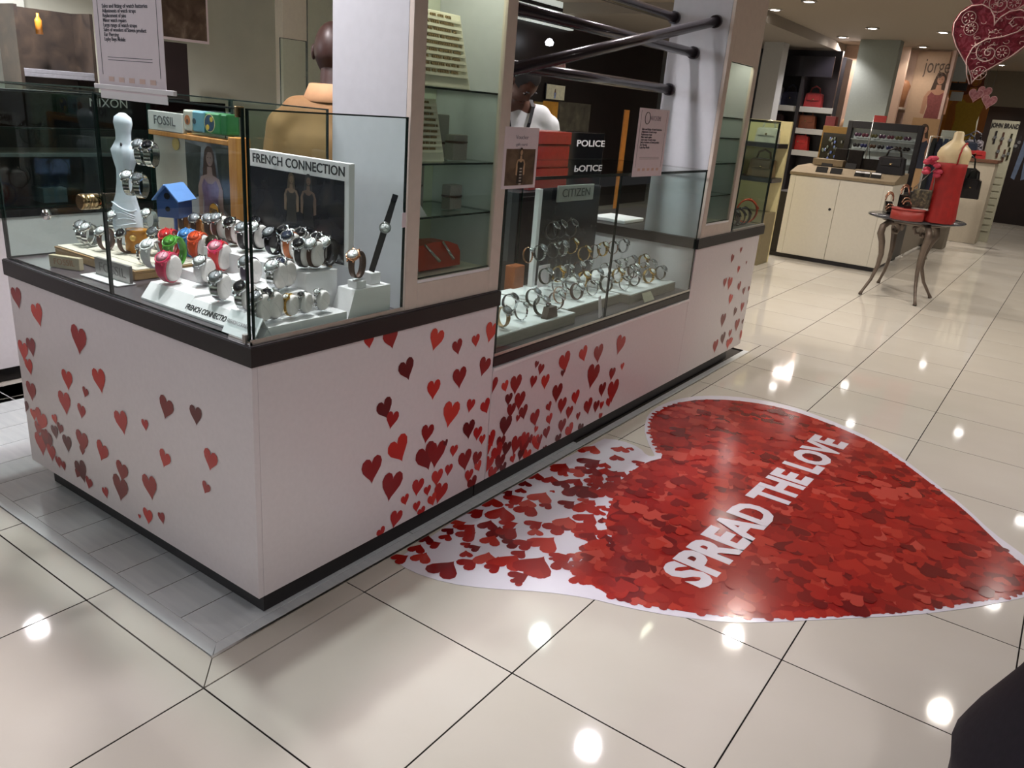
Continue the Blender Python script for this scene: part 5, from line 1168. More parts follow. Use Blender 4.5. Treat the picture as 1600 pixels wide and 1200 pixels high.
# dark partition with light box and screens behind the rods
DW = 5.3
xL, xR = (7.970,5.300,2.348)[0], (13.296,5.300,2.910)[0]
struct('wall_partition', MB().box((xL, DW, 0), (xR, DW+.1, CEIL-.002)), M_DARKWALL)
lb = thing('light_box', 'white light box sign with black lettering high on the dark partition', 'sign', (9.082,5.200,2.765))
c0, c1 = (8.229,5.200,2.612), (9.949,5.200,2.664)
build('box', MB().bev((c0[0], 5.2, c1[2]), (c1[0], 5.295, c1[2]+.60), .004), mat('lit_white_panel', (.86, .95, .90), .5, emit=.55, noise=0), lb)
mb = MB(); mb.box((c0[0]-.01, 5.196, c1[2]+.205), (c1[0]+.005, 5.1995, c1[2]+.255)); build('dark_band', mb, M_INK, lb)
text('lettering', 'AHAVA', Vector((8.595,5.195,2.704)), (1, 0, 0), (0, 0, 1), .1, M_INK, lb, width=.155, bold=.004)
text('lettering', 'THE', Vector((9.411,5.195,2.747)), (1, 0, 0), (0, 0, 1), .045, M_INK, lb, width=.055, bold=.003); text('lettering', 'DEAD SEA', Vector((9.470,5.195,2.704)), (1, 0, 0), (0, 0, 1), .045, M_INK, lb, width=.10, bold=.003)
def screen(label, pa, pb, fig, m):
    t = thing('photo_screen', label, 'screen', pa, 'small lit photo screens on the dark partition')
    build('bezel', MB().bev((pa[0]-.012, DW-.03, pb[2]-.012), (pb[0]+.012, DW-.002, pa[2]+.012), .003), M_BLACKGLOSS, t)
    f = build('picture', MB().box((pa[0], DW-.033, pb[2]), (pb[0], DW-.0305, pa[2])), m, t)
    if fig: flat_figure(Vector(((pa[0]+pb[0])/2-.02, DW-.034, pb[2]+.045)), (1, 0, 0), (0, 0, 1), .115, mat('screen_skin', '#7a4a38', .4, emit=.15, noise=0), M_INK, mat('screen_blue_shirt', '#7f93bd', .4, emit=.2, noise=0), f)
screen('small lit screen showing a red and white picture, upper of two', (9.451,5.270,2.203), (9.934,5.270,2.100), False, grad_noise_mat('red_white_screen', [(.3, '#7c2d38'), (.5, '#d8a9a9'), (.7, '#f0e6e0')], scale=22, rough=.4))
screen('small lit screen showing a person in a blue shirt, lower of two', (9.471,5.270,1.887), (9.977,5.270,1.680), True, mat('pale_screen', '#b9b49a', .4, emit=.35, noise=.2, scale=20))
M_YEL = mat('amber_yellow_box', '#c08a22', .5, noise=.1)
solo('yellow_panel', MB().bev(((8.006,4.200,1.469)[0], 4.2, .003), ((8.144,4.200,1.474)[0], 4.35, (8.038,4.200,1.633)[2]), .004), M_YEL, 'tall amber yellow stand strip behind the red box', 'stand')
solo('yellow_panel', MB().bev(((8.163,4.450,1.457)[0], 4.45, .003), ((8.364,4.450,1.464)[0], 4.6, (8.258,4.450,1.620)[2]), .004), mat('khaki_box', '#8c7a45', .5, noise=.1), 'khaki stand strip left of the amber yellow one', 'stand')
solo('yellow_panel', MB().bev(((6.388,2.300,1.422)[0], 2.3, .003), ((6.483,2.300,1.424)[0], 2.315, (6.451,2.300,1.594)[2]), .004), mat('orange_panel', '#9a5f18', .5, noise=.1), 'narrow orange stand beside the pinkish notice', 'stand')
solo('grey_photo_panel', MB().bev(((8.824,4.600,1.470)[0], 4.6, .003), ((9.668,4.600,1.501)[0], 4.64, (9.062,4.600,1.650)[2]), .004), grad_noise_mat('murky_photo', [(.3, '#2c2b27'), (.55, '#4c4a41'), (.8, '#6b675a')], scale=6), 'murky grey photo panel above the black lettered block', 'poster')
solo('ceiling_spot_lamp', MB().lathe([(.0, 0), (.05, .01), (.06, .05), (.03, .09), (0, .1)], 16, T=Matrix.Translation((9.024,5.000,2.367))), mat('lit_cool_lens', (.9, .93, 1), .5, emit=14, noise=0), 'small bright lamp in front of the dark partition behind the rods', 'lamp')

# ---------- handbag shop beyond the end of the kiosk ----------
WX = 14.0
hb = thing('wall_shelving', 'black wall shelving with pale shelf edges and handbags', 'shelving', (WX, 3.1, .003))
yA, yB = (14.000,2.325,2.442)[1], 4.4
build('back_panel', MB().box((WX, yA, .003), (WX+.08, yB, 2.85)), M_DARKWALL, hb)
for pa in ((13.620,2.797,2.085)[1], (13.620,2.174,2.121)[1]-.0, 3.60):
    build('upright', MB().bev((WX-.40, pa-.03, .003), (WX-.001, pa+.03, 2.72), .003), M_BLACK, hb)
build('valance', MB().bev((WX-.42, yA, 2.40), (WX-.401, yB, 2.72), .002), mat('glossy_black_valance', '#1a181c', .15, noise=.2, scale=3), hb)
SH = []
for (xa, xb, pyl, pyr) in ((1208,1248,164,169), (1253,1286,169,173), (1222,1243,200,203), (1247,1281,202,205), (1215,1236,234,238), (1241,1271,235,239)):
    pass
y1, y2, y3 = (13.620,2.174,2.121)[1]+.03, (13.620,2.797,2.085)[1], 3.60
zs = [(13.600,2.556,1.892)[2], (13.600,2.540,1.538)[2], (13.600,2.555,1.176)[2]]
M_SHELFEDGE = mat('pale_shelf_edge', '#a9a79f', .5, noise=.03)
for z in zs:
    build('shelf', MB().bev((WX-.38, y1, z-.06), (WX-.001, y2-.031, z+.03), .003), M_SHELFEDGE, hb)
    build('shelf', MB().bev((WX-.38, y2+.031, z-.06), (WX-.001, y3-.031, z+.03), .003), M_SHELFEDGE, hb)
def handbag(label, p, w, h, m, yaw=0, group='handbags on the black shelving', depth=.12, strap=True):
    t = thing('handbag', label, 'handbag', p, group); x, y, z = p
    mb = MB(); mb.prism([(-w*.5, 0), (w*.5, 0), (w*.44, h*.62), (w*.30, h*.68), (-w*.30, h*.68), (-w*.44, h*.62)], depth, T=frame_T((x-depth/2, y, z+.001), (0, -1, 0), (0, 0, 1)) @ Matrix.Translation((0, 0, -depth)))
    build('body', mb, m, t)
    build('flap', MB().bev((x-depth/2-.012, y-w*.36, z+h*.32), (x-depth/2-.0005, y+w*.36, z+h*.64), .005), m, t)
    if strap: build('handle', MB().tube([(x, y-w*.28, z+h*.66), (x, y-w*.22, z+h*.9), (x, y, z+h), (x, y+w*.22, z+h*.9), (x, y+w*.28, z+h*.66)], .012, 6), m, t)
    build('clasp', MB().ball((x-depth/2-.014, y, z+h*.38), (.008, .015, .012)), M_BRASS, t)
bagm = lambda n, h: mat(n, h, .35, noise=.15, scale=12)
bx = WX-.2
for lab, py, zi, w_, h_, m in (('white and black handbag at the left of the top shelf', 3.28, 0, .26, .46, bagm('white_black_leather', '#b9bcc6')), ('dark navy handbag on the top shelf beside the white one', 3.0, 0, .30, .34, bagm('navy_leather', '#23243a')),
        ('deep red handbag on the right of the top shelf', 2.60, 0, .3, .34, bagm('deep_red_leather', '#7c1d1e')), ('dark ruched handbag at the left of the middle shelf', 3.2, 1, .34, .3, bagm('dark_ruched', '#3a2528')),
        ('brown and orange furry handbag on the right of the middle shelf', 2.66, 1, .34, .32, bagm('fox_brown', '#8a4a2a')), ('bright red handbag on the right of the lowest shelf', 2.72, 2, .36, .36, bagm('bright_red_leather', '#b9261f')),
        ('pale handbag with black trim on the left of the lowest shelf', 3.2, 2, .3, .36, bagm('pale_trim', '#a9a48e'))):
    handbag(lab, (bx, py, zs[zi]+.031), w_, h_, m)
struct('trim_5', MB().box((12.9, (12.900,2.998,2.530)[1], 0), (13.2, (12.900,3.318,2.518)[1], CEIL-.002)), mat('grey_white_column', '#aaaaa6', .7, noise=.02))
struct('trim_6', MB().box((13.6, (13.600,1.374,2.648)[1], 0), (13.85, (13.600,1.988,2.625)[1], CEIL-.002)), mat('grey_green_column', '#8b9087', .75, noise=.03))
# pink lit niche between shelving and column
NX = 14.6
struct('wall_niche', MB().box((NX, 1.4, 0), (NX+.1, 2.75, CEIL-.002)), mat('pink_beige_wall', '#d8b9a4', .8, noise=.02))
d = bpy.data.lights.new('niche_light', 'AREA'); d.energy = 26; d.size = .5; d.color = (1, .84, .76); o = bpy.data.objects.new('niche_light', d); C.objects.link(o); o.location = (14.25, 2.25, 2.9); o.rotation_euler = (0, .3, 0)
mn = thing('mannequin', 'slender pale mannequin in the pink lit niche', 'mannequin', (14.4, 2.12, .003))
build('figure', MB().lathe([(.10, .01), (.10, .03), (.015, .04), (.015, .7), (.11, .85), (.075, 1.08), (.11, 1.3), (.05, 1.45), (.035, 1.52), (.07, 1.60), (.075, 1.70), (.03, 1.78), (0, 1.79)], 18, T=Matrix.Translation((14.4, (14.400,2.169,2.058)[1], 0))), mat('beige_mannequin', '#c9a27e', .5, noise=.05), mn)
# cream lit showcase with bags seen through the small glass case
cs = thing('lit_showcase', 'cream backed showcase shelves with bags seen through the end of the kiosk', 'showcase', (8.6, 2.9, .003))
cy0, cy1 = (8.300,1.323,1.131)[1], (8.600,2.385,1.470)[1]
build('back_panel', MB().box((8.62, cy0, .003), (8.66, cy1, 1.62)), mat('cream_lit_back', '#d8cc98', .6, noise=.03), cs)
cz = [(8.300,1.536,0.994)[2], (8.300,1.569,1.374)[2]]
build('base_cabinet', MB().box((8.25, cy0, .003), (8.619, cy1, .60)), mat('khaki_base', '#7d7152', .6, noise=.05), cs)
for z in cz: build('shelf', MB().bev((8.26, cy0, z-.05), (8.619, cy1, z), .003), M_BLACK, cs)
d = bpy.data.lights.new('showcase_led', 'AREA'); d.energy = 14; d.size = .1; d.size_y = 1.4; d.shape = 'RECTANGLE'; d.color = (1, .9, .66); o = bpy.data.objects.new('showcase_led', d); C.objects.link(o); o.parent = cs; o.location = (-.28, -.0, 1.75); o.rotation_euler = (0, -.3, 0)
for lab, y, zi, w_, h_, m in (('black and tan handbag in the cream showcase, lower shelf right', cy0+.2, 0, .3, .3, bagm('tan_black', '#6a5434')), ('patterned pale handbag in the cream showcase, lower shelf left', cy0+.62, 0, .34, .28, bagm('pale_pattern', '#b3a583')),
        ('dark handbag in the cream showcase, lower shelf far left', cy0+1.05, 0, .3, .24, bagm('charcoal_bag', '#26242a')), ('white handbag with round clasp in the cream showcase, upper shelf', cy0+.2, 1, .26, .24, bagm('white_bag', '#cfcbb8')), ('small brown handbag in the cream showcase, upper shelf left', cy0+.65, 1, .24, .2, bagm('mid_brown_bag', '#5e4327'))):
    handbag(lab, (8.45, y, (cz[zi] if zi else cz[0])+.001), w_, h_, m, group='handbags in the cream showcase')
# items inside the far tower and small case
solo('tan_box', MB().bev((3.47, .25, 1.5815), (3.56, .33, 1.66), .003), mat('tan_box', '#a5713d', .5, noise=.06), 'tan box on the top glass shelf of the far tower', 'box')
solo('cream_box', MB().bev((3.45, .25, 1.472), (3.60, .35, 1.54), .003), mat('cream_card', '#d9cfae', .5, noise=.05), 'cream box on the second glass shelf of the far tower', 'box')
solo('dark_clutch', MB().bev((3.44, .22, 1.332), (3.62, .36, 1.36), .008), M_BLACK, 'flat black clutch on the third glass shelf of the far tower', 'bag')
solo('beige_clutch', MB().bev((3.44, .24, 1.362), (3.60, .34, 1.43), .01), mat('beige_clutch', '#c9b989', .5, noise=.06), 'beige clutch stacked on the black one in the far tower', 'bag')
solo('dark_bowl', MB().lathe([(.04, 1.152), (.08, 1.17), (.09, 1.20), (.08, 1.20), (.05, 1.165)], 18, T=Matrix.Translation((3.52, .27, 0))), leather('red_brown_bowl', '#4a231d'), 'dark red brown bowl on the lowest glass shelf of the far tower', 'bowl')
watch('chunky orange watch at the left of the small end showcase', ((4.337,0.220,0.968)[0], .22, .930), 'chunky', P_ORANGE, P_ORANGE, W_DIALK, 2.1, yaw=PI/2+.4, group='watches in the small end case')
for q, xx in enumerate((4.02, 4.12, 4.22, 4.08, 4.2)):
    watch('dark chunky watch in the small end showcase, %s from the orange one' % ORD[q], (xx, .2+.13*(q > 2), .927), 'chunky', [L_BLACK, M_BLKMET, L_BLACK, M_BLKMET, L_BROWN][q], M_BLKMET, W_DIALK, 1.5, yaw=PI/2+.3*q, group='watches in the small end case')

# ---------- white two-door island counter ----------
ci = thing('island_counter', 'white two-door island counter with a taupe top and black ends', 'counter', (10.5, .9, .003))
CX = 9.24; cyR, cyL, cyK = (9.297,0.224,0.000)[1], (9.229,1.414,0.000)[1], (9.198,1.580,0.000)[1]
zc = 1.02
build('plinth', MB().box((CX+.02, cyR+.02, .003), (9.99, cyK+.0, .05)), M_KICK, ci)
build('carcass', MB().bev((CX+.02, cyR, .05), (10.0, cyL-.0, zc), .003), M_WARMWHITE, ci)
for (a, b, kn) in ((cyR+.09, (cyR+cyL)/2-.002, False), ((cyR+cyL)/2+.002, cyL-.07, True)):
    d = build('door', MB().bev((CX, a, .055), (CX+.019, b, zc-.01), .003), M_WARMWHITE, ci)
    if kn: build('lock', MB().lathe([(.016, 0), (.016, .006)], 14, T=frame_T((CX-.001, a+.05, .66), (0, -1, 0), (0, 0, 1))), M_BLACK, d)
build('edge_stile', MB().box((CX+.001, cyR, .055), (CX+.019, cyR+.088, zc-.01)), M_WARMWHITE, ci); build('edge_stile', MB().box((CX+.001, cyL-.068, .055), (CX+.019, cyL, zc-.01)), M_WARMWHITE, ci)
build('end_panel', MB().bev((CX+.05, cyL+.001, .003), (10.0, cyK, .80), .003), M_BLACK, ci)
build('end_panel', MB().bev((10.001, cyR, .05), (10.8, cyR+.04, .90), .003), M_BLACK, ci)
build('end_panel', MB().bev((10.801, cyR+.0, .05), (12.58, cyR+.04, .86), .003), mat('taupe_panel', '#7d7468', .6, noise=.04), ci)
M_TAUPE = mat('taupe_felt_top', '#85765f', .8, noise=.06, scale=20)
mb = MB(); mb.prism([(CX-.01, zc+.001), (CX-.01, zc+.035), (CX+.25, zc+.10), (10.0, zc+.12), (10.0, zc+.001)], cyL-cyR+.02, T=Matrix(((1, 0, 0, 0), (0, 0, 1, cyR-.01), (0, 1, 0, 0), (0, 0, 0, 1))))
build('countertop', mb, M_TAUPE, ci)
build('raised_plinth', MB().bev((9.75, .95, zc+.121), (9.98, 1.32, zc+.20), .004), M_TAUPE, ci)
ctop = lambda x: zc+.035+.065*max(0, min(1, (x-CX+.01)/.26)) + .02*max(0, min(1, (x-CX-.25)/.5))
def wallet(label, px, w, h, lab):
    x, y = max(px[0]+.05, 9.30), px[1]; z = ctop(x)+.004
    t = thing('wallet', label, 'wallet', (x, y, z), 'wallets on the taupe counter')
    T = frame_T((x, y, z), (0, -1, 0), (.5, 0, .86))
    build('body', MB().bev((-w/2, 0, -.02), (w/2, h, 0), .004, T=T), mat('black_wallet_leather', '#1a1817', .7, noise=.15, spec=.2), t)
    if lab: build('white_band', MB().box((-w*.45, h*.62, .0003), (w*.45, h*.88, .001), T=T), M_STAND, t)
WZ = 1.12
for p, lb, lab in (((9.245,0.634,1.104), 1, 'black wallet with a white band, front left of the four banded ones'), ((9.239,0.576,1.140), 1, 'black wallet with a white band just behind the front left one'),
                   ((9.224,0.451,1.139), 1, 'black wallet with a white band, front right of the four banded ones'), ((10.471,0.782,1.170), 1, 'black wallet with a white band, rearmost of the four banded ones'),
                   ((9.706,0.859,1.132), 0, 'plain dark brown wallet left of the banded ones'), ((9.075,1.078,1.133), 0, 'plain black wallet, leftmost on the taupe counter'),
                   ((9.134,0.907,1.135), 0, 'plain black wallet beside the leftmost one'), ((9.678,1.137,1.157), 0, 'plain black wallet behind the two leftmost ones')):
    wallet(lab, p, .115 if lb else .135, .075, lb)
def stand_block(label, px, w, h, x):
    z = ctop(x)+.002
    solo('purse_stand', MB().bev((x, px[1]-w/2, z), (x+.06, px[1]+w/2, z+h), .006), mat('dark_purse_leather', '#1f1b1a', .7, noise=.2, spec=.2), label, 'purse', 'upright dark purses on the taupe counter')
stand_block('upright dark purse at the left, behind the plain wallets', (9.900,1.029,1.237), .15, .22, 9.88); stand_block('upright dark purse, middle one behind the banded wallets', (9.900,0.852,1.286), .17, .22, 9.88)
stand_block('wide upright dark purse below the sunglasses rack', (9.920,0.662,1.335), .30, .13, 9.9); stand_block('narrow upright dark purse at the right end of the taupe counter', (9.600,0.390,1.199), .10, .20, 9.6)
# sunglasses rack
RX = 10.5
rk = thing('sunglasses_rack', 'black framed lit rack of sunglasses behind the island counter', 'display rack', (RX, .7, .003))
ry1, ry0 = (10.500,1.166,1.613)[1], (10.500,0.253,1.608)[1]; rz1, rz0 = (10.500,0.717,1.711)[2], .95
build('frame', MB().bev((RX, ry0, rz0), (RX+.10, ry0+.06, rz1), .004).bev((RX, ry1-.06, rz0), (RX+.10, ry1, rz1), .004).bev((RX, ry0+.06, rz1-.09), (RX+.10, ry1-.06, rz1), .004), M_BLACK, rk)
build('pale_back', MB().box((RX+.06, ry0+.061, rz0), (RX+.09, ry1-.061, rz1-.091)), mat('pale_blue_grey_back', '#a9b3b4', .5, noise=.08), rk)
build('base', MB().bev((RX-.02, ry0, .003), (RX+.2, ry1, rz0-.001), .004), M_BLACK, rk)
for z in (rz1-.23, rz1-.36, rz1-.49): build('ledge', MB().box((RX+.02, ry0+.061, z), (RX+.06, ry1-.061, z+.012)), mat('grey_ledge', '#8a9494', .4, noise=.05), rk)
LENS = [mat('lens_'+n, h, .12, noise=.1) for n, h in (('plum', '#3a2238'), ('black', '#17161a'), ('wine', '#4a2230'), ('navy', '#22264a'), ('olive', '#3f3c22'), ('brown', '#3a2a20'))]
names = ['plum', 'black', 'wine', 'navy', 'olive', 'brown']
for r, (row, zz) in enumerate((((1340,1352,1366,1379,1392,1405,1418), rz1-.205), ((1341,1353,1367,1380,1394,1407,1420), rz1-.335), ((1387,1400,1412), rz1-.476))):
    for q, pxx in enumerate(row):
        y = ry1-.13-(ry1-ry0-.26)*(pxx-1338)/84; li = (q*2+r) % 6
        t = thing('sunglasses', 'pair of %s sunglasses on the rack, %s from the left in the %s row' % (names[li], ORD[q], ('top', 'middle', 'bottom')[r]), 'sunglasses', (RX+.04, y, zz), 'sunglasses on the rack')
        mb = MB()
        for s in (-1, 1): mb.lathe([(.022, 0), (.025, .004), (.022, .008), (0, .008)], 14, T=frame_T((RX+.02, y+s*.020, zz+.036), (0, -1, 0), (0, 0, 1)))
        build('lenses', mb, LENS[li], t)
        build('frame', MB().tube([(RX+.018, y-.012, zz+.042), (RX+.018, y+.012, zz+.042)], .004, 6).tube([(RX+.02, y-.042, zz+.044), (RX+.058, y-.043, zz+.03)], .003, 6).tube([(RX+.02, y+.042, zz+.044), (RX+.058, y+.043, zz+.03)], .003, 6), M_BLACK, t)
rs = thing('red_flag_sign', 'small red flag sign on a thin stand before the sunglasses rack', 'sign', (10.3, .9, 1.1))
fa, fb = (10.300,0.818,1.790), (10.300,0.669,1.709)
build('flag', MB().box((10.29, fb[1], fb[2]), (10.295, fa[1], fa[2])), mat('red_card', '#9a2c28', .5, noise=.1), rs); build('pole', MB().tube([(10.296, fa[1], fa[2]), (10.296, fa[1], 1.12)], .006, 6), M_ALU, rs)
build('easel_legs', MB().tube([(10.25, fa[1]+.07, 1.13), (10.296, fa[1]-.01, 1.45), (10.25, fa[1]-.09, 1.13)], .008, 6), M_BLACK, rs)
# display of dangling charms left of the rack, in a mustard frame
ch = thing('charm_display', 'mustard framed dark display of dangling charms left of the sunglasses rack', 'display rack', (10.9, 1.6, .003))
ka, kb = (10.900,1.581,1.624), (10.900,1.208,1.283)
build('frame', MB().bev((10.9, kb[1], .003), (11.26, ka[1], ka[2]), .004), mat('mustard_panel', '#7a5a1f', .5, noise=.08), ch)
build('dark_panel', MB().box((10.893, kb[1]+.04, .9), (10.899, ka[1]-.02, ka[2]-.09)), M_BLACKGLOSS, ch)
mb = MB(); rnd = random.Random(3)
for q in range(26): mb.ball((10.87, rnd.uniform(kb[1]+.08, ka[1]-.06), rnd.uniform(1.15, ka[2]-.14)), (.008, .014, .022), q % 3)
build('charms', mb, [mat('silver_grey_charm', '#9a9c96', .2, .8, noise=.1), mat('blue_charm', '#5a6a9a', .3, noise=.1), mat('green_grey_charm', '#6b7566', .3, noise=.1)], ch, kind='stuff')
solo('red_box', MB().bev((11.1, (11.100,1.489,1.730)[1], ka[2]), (11.25, (11.100,1.624,1.746)[1], ka[2]+.13), .004), mat('dull_red_box', '#6a2222', .5, noise=.1), 'dull red box on top of the mustard framed charm display', 'box')
# dark bags and scarves hanging on the island's far side
for lab, p, w_, h_, m in (('black handbag at the right end of the taupe counter', (12.619,0.757,1.120), .30, .30, M_BLACK), ('dark bag hanging behind the red dress, right of it', (12.900,-0.064,0.848), .40, .62, bagm('dark_green_black', '#1e211d')),
                          ('brown bag with an orange tag beside the red dress', (12.700,0.032,0.881), .24, .34, bagm('olive_brown', '#5a4a2c')), ('black rucksack at the far end of the island', (12.700,-0.210,0.873), .26, .42, M_BLACKGLOSS)):
    handbag(lab, (9.62, .36, ctop(9.62)) if lab.startswith('black handbag') else (p[0], p[1], .781), w_, h_, m, group='dark bags on the island', depth=.16)
st = thing('bag_plinth', 'taupe and black plinth carrying dark bags at the far end of the island', 'counter', (12.9, .2, .003))
build('body', MB().bev((12.62, -.05, .003), (13.0, .75, .78), .004), MATS['taupe_panel'], st); build('dark_end', MB().bev((12.60, .15, .003), (12.619, .75, .78), .004), M_BLACK, st)
sc = thing('scarf_rack', 'rail of dark blue scarves and jackets behind the red dress', 'clothes rail', (11.2, .2, .003))
build('rail', MB().tube([(11.2, -.05, .003), (11.2, -.05, 1.6), (11.2, .25, 1.6), (11.2, .25, .003)], .015, 8), M_ALU, sc)
for q, (yy, cl) in enumerate(((.22, '#242a2c'), (.15, '#2b3144'), (.08, '#3c4a66'), (.02, '#22232c'))):
    mb = MB(); mb.prism([(-.035, .0), (-.03, .62), (-.012, .70), (.012, .70), (.03, .62), (.035, .0), (.012, .03), (-.012, -.02)], .16, T=frame_T((11.28, yy, .88), (0, -1, 0), (0, 0, 1)) @ Matrix.Translation((0, 0, -.16)))
    build('garment', mb, mat('garment_'+str(q), cl, .8, noise=.2, scale=20), sc)

# ---------- round table with the red dress ----------
TC = (8.05, -.27); TZ = .80; TR = .87
tb = thing('round_table', 'round dark topped table on four slender curved legs', 'table', (TC[0], TC[1], .002))
build('table_top', MB().lathe([(.0, TZ-.03), (.47*TR, TZ-.03), (.52*TR, TZ-.018), (.525*TR, TZ-.008), (.515*TR, TZ), (0, TZ)], 48, T=Matrix.Translation((TC[0], TC[1], 0))), mat('dark_slate_top', '#3d3f45', .14, noise=.12, scale=8), tb)
M_LEG = mat('antique_taupe_metal', '#6f6258', .4, .3, noise=.12, scale=20)
build('apron_ring', MB().tube([(TC[0]+.3*math.cos(a), TC[1]+.3*math.sin(a), TZ-.045) for a in [k*PI/14 for k in range(28)]], .014, 8, closed=True), M_LEG, tb)
for (fx_, fy_) in (((7.637,0.020,0.000)[:2]), ((8.554,0.028,-0.000)[:2]), ((7.566,-0.516,0.000)[:2]), ((8.162,-0.564,0.000)[:2])):
    d = Vector((fx_-TC[0], fy_-TC[1], 0)); L = d.length; d.normalize()
    P3 = lambda r, z: (TC[0]+d.x*r, TC[1]+d.y*r, z)
    pts = [P3(L, .004), P3(L-.02, .04), P3(L-.10, .16), P3(L-.15, .30), P3(L-.16, .42), P3(L-.13, .55), P3(L-.09, .63), P3(L-.10, .70), P3(L-.17, .745), P3(L-.26, .735), P3(L-.31, .69), P3(L-.29, .64), P3(L-.24, .645), P3(L-.235, .68)]
    build('leg', MB().tube(pts, [.02, .014, .016, .020, .026, .032, .035, .034, .030, .026, .022, .018, .014, .010], 10), M_LEG, tb)
dm = thing('torso_mannequin', 'cream torso mannequin in a red strapless dress standing on the round table', 'mannequin', (7.739,-0.505,0.800))
dx, dy, _ = (7.739,-0.505,0.800); dyw = Matrix.Translation((dx, dy, 0))
build('torso', MB().lathe([(.10, .81), (.12, .9), (.135, 1.2), (.135, 1.32), (.155, 1.40), (.160, 1.44), (.14, 1.49), (.085, 1.54), (.05, 1.57), (.047, 1.63), (.03, 1.645), (0, 1.647)], 28, T=dyw, sx=.72, sy=.92), mat('cream_mannequin', '#cbb892', .45, noise=.03), dm)
M_REDDRESS = mat('red_gathered_fabric', '#901411', .65, noise=.15, scale=18, bump=.2)
mb = MB(); n = 48; prof = [(.150, .803), (.165, .84), (.158, .95), (.150, 1.08), (.148, 1.20), (.150, 1.30), (.152, 1.355), (.145, 1.36)]; vs = []
for r, z in prof:
    for i in range(n):
        a = 2*PI*i/n; rr = r*(1+.025*math.sin(12*a)*(1.4-z)*2); vs.append((dx+rr*.78*math.cos(a), dy+rr*.90*math.sin(a), z))
mb.add(vs, [(i*n+j, i*n+(j+1) % n, (i+1)*n+(j+1) % n, (i+1)*n+j) for i in range(len(prof)-1) for j in range(n)], 0, True)
build('dress', mb, M_REDDRESS, dm)
build('shoulder_strap', MB().tube([(dx-.115, dy-.06, 1.35), (dx-.122, dy-.062, 1.44), (dx-.105, dy-.07, 1.50), (dx-.045, dy-.085, 1.545), (dx+.045, dy-.085, 1.545), (dx+.11, dy-.07, 1.49), (dx+.12, dy-.06, 1.35)], .007, 6), M_REDDRESS, dm)
mb = MB(); rnd = random.Random(5); fl = Vector((dx-.13, dy+.13, 1.33))
for q in range(14): mb.ball(tuple(fl+Vector((rnd.uniform(-.04, .02), rnd.uniform(-.06, .07), rnd.uniform(-.09, .07)))), (.03, .035, .022), T=None)
build('pink_corsage', mb, mat('hot_pink_petals', '#b3344c', .6, noise=.12), dm)
def sandal(label, p, yaw):
    t = thing('sandal', label, 'shoe', p, 'metallic sandals on the round table'); T = Matrix.Translation(p) @ Matrix.Rotation(yaw, 4, 'Z')
    mb = MB(); mb.prism([(-.09, 0), (.10, 0), (.105, .025), (.02, .045), (-.05, .11), (-.09, .115)], .07, T=T @ Matrix.Rotation(PI/2, 4, 'X') @ Matrix.Translation((0, 0, -.035))); build('wedge_sole', mb, M_BLACKGLOSS, t)
    mb = MB()
    for (xx, zz, hh) in ((.07, .03, .04), (.03, .045, .05), (-.055, .12, .075), (-.07, .15, .06)):
        mb.tube([T @ Vector((xx, .037*math.cos(a), zz+hh*math.sin(a))) for a in [k*PI/8 for k in range(9)]], .008, 6)
    build('strap', mb, mat('rose_gold_strap', '#d8a890', .15, .9, noise=.05), t)
sp1, sp2 = (8.057,0.008,0.803), (8.013,-0.133,0.870)
sandal('left metallic strappy wedge sandal on the round table', (sp1[0], sp1[1], .8015), PI+.4)
rb2 = thing('hat_box', 'low round red box with a pale rim on the round table', 'box', (8.0, -.14, .8015))
hx, hy, _ = (7.670,-0.250,0.830); hx -= .06
build('body', MB().lathe([(.0, .802), (.145, .802), (.15, .81), (.15, .895), (0, .895)], 32, T=Matrix.Translation((hx, hy, 0))), mat('coral_red_box', '#94302a', .5, noise=.06), rb2); build('rim', MB().lathe([(.151, .896), (.155, .898), (.155, .908), (.14, .910), (0, .910)], 32, T=Matrix.Translation((hx, hy, 0))), MATS['coral_red_box'], rb2)
sandal('right metallic strappy wedge sandal, raised on the red box', (hx+.02, hy+.05, .911), PI+.5)
eb_ = thing('evening_bag', 'dark patterned evening bag with a long thin strap before the red dress', 'bag', (hx, hy-.1, .911))
build('body', MB().bev((hx-.03, hy-.17, .9115), (hx+.03, hy-.0, 1.10), .012), grad_noise_mat('dark_floral_brocade', [(.35, '#1d1a16'), (.55, '#4a4232'), (.7, '#7a6f52')], scale=30, rough=.5), eb_)
build('silver_edge', MB().bev((hx-.035, hy-.175, .9112), (hx+.035, hy+.004, .925), .003), M_ALU, eb_)
build('strap', MB().tube([(hx-.0, hy-.0, 1.10), (dx-.15, dy+.10, 1.32), (hx-.0, hy-.165, 1.10)], .005, 6), mat('dull_silver_strap', '#8f8a86', .4, .4, noise=.05), eb_)

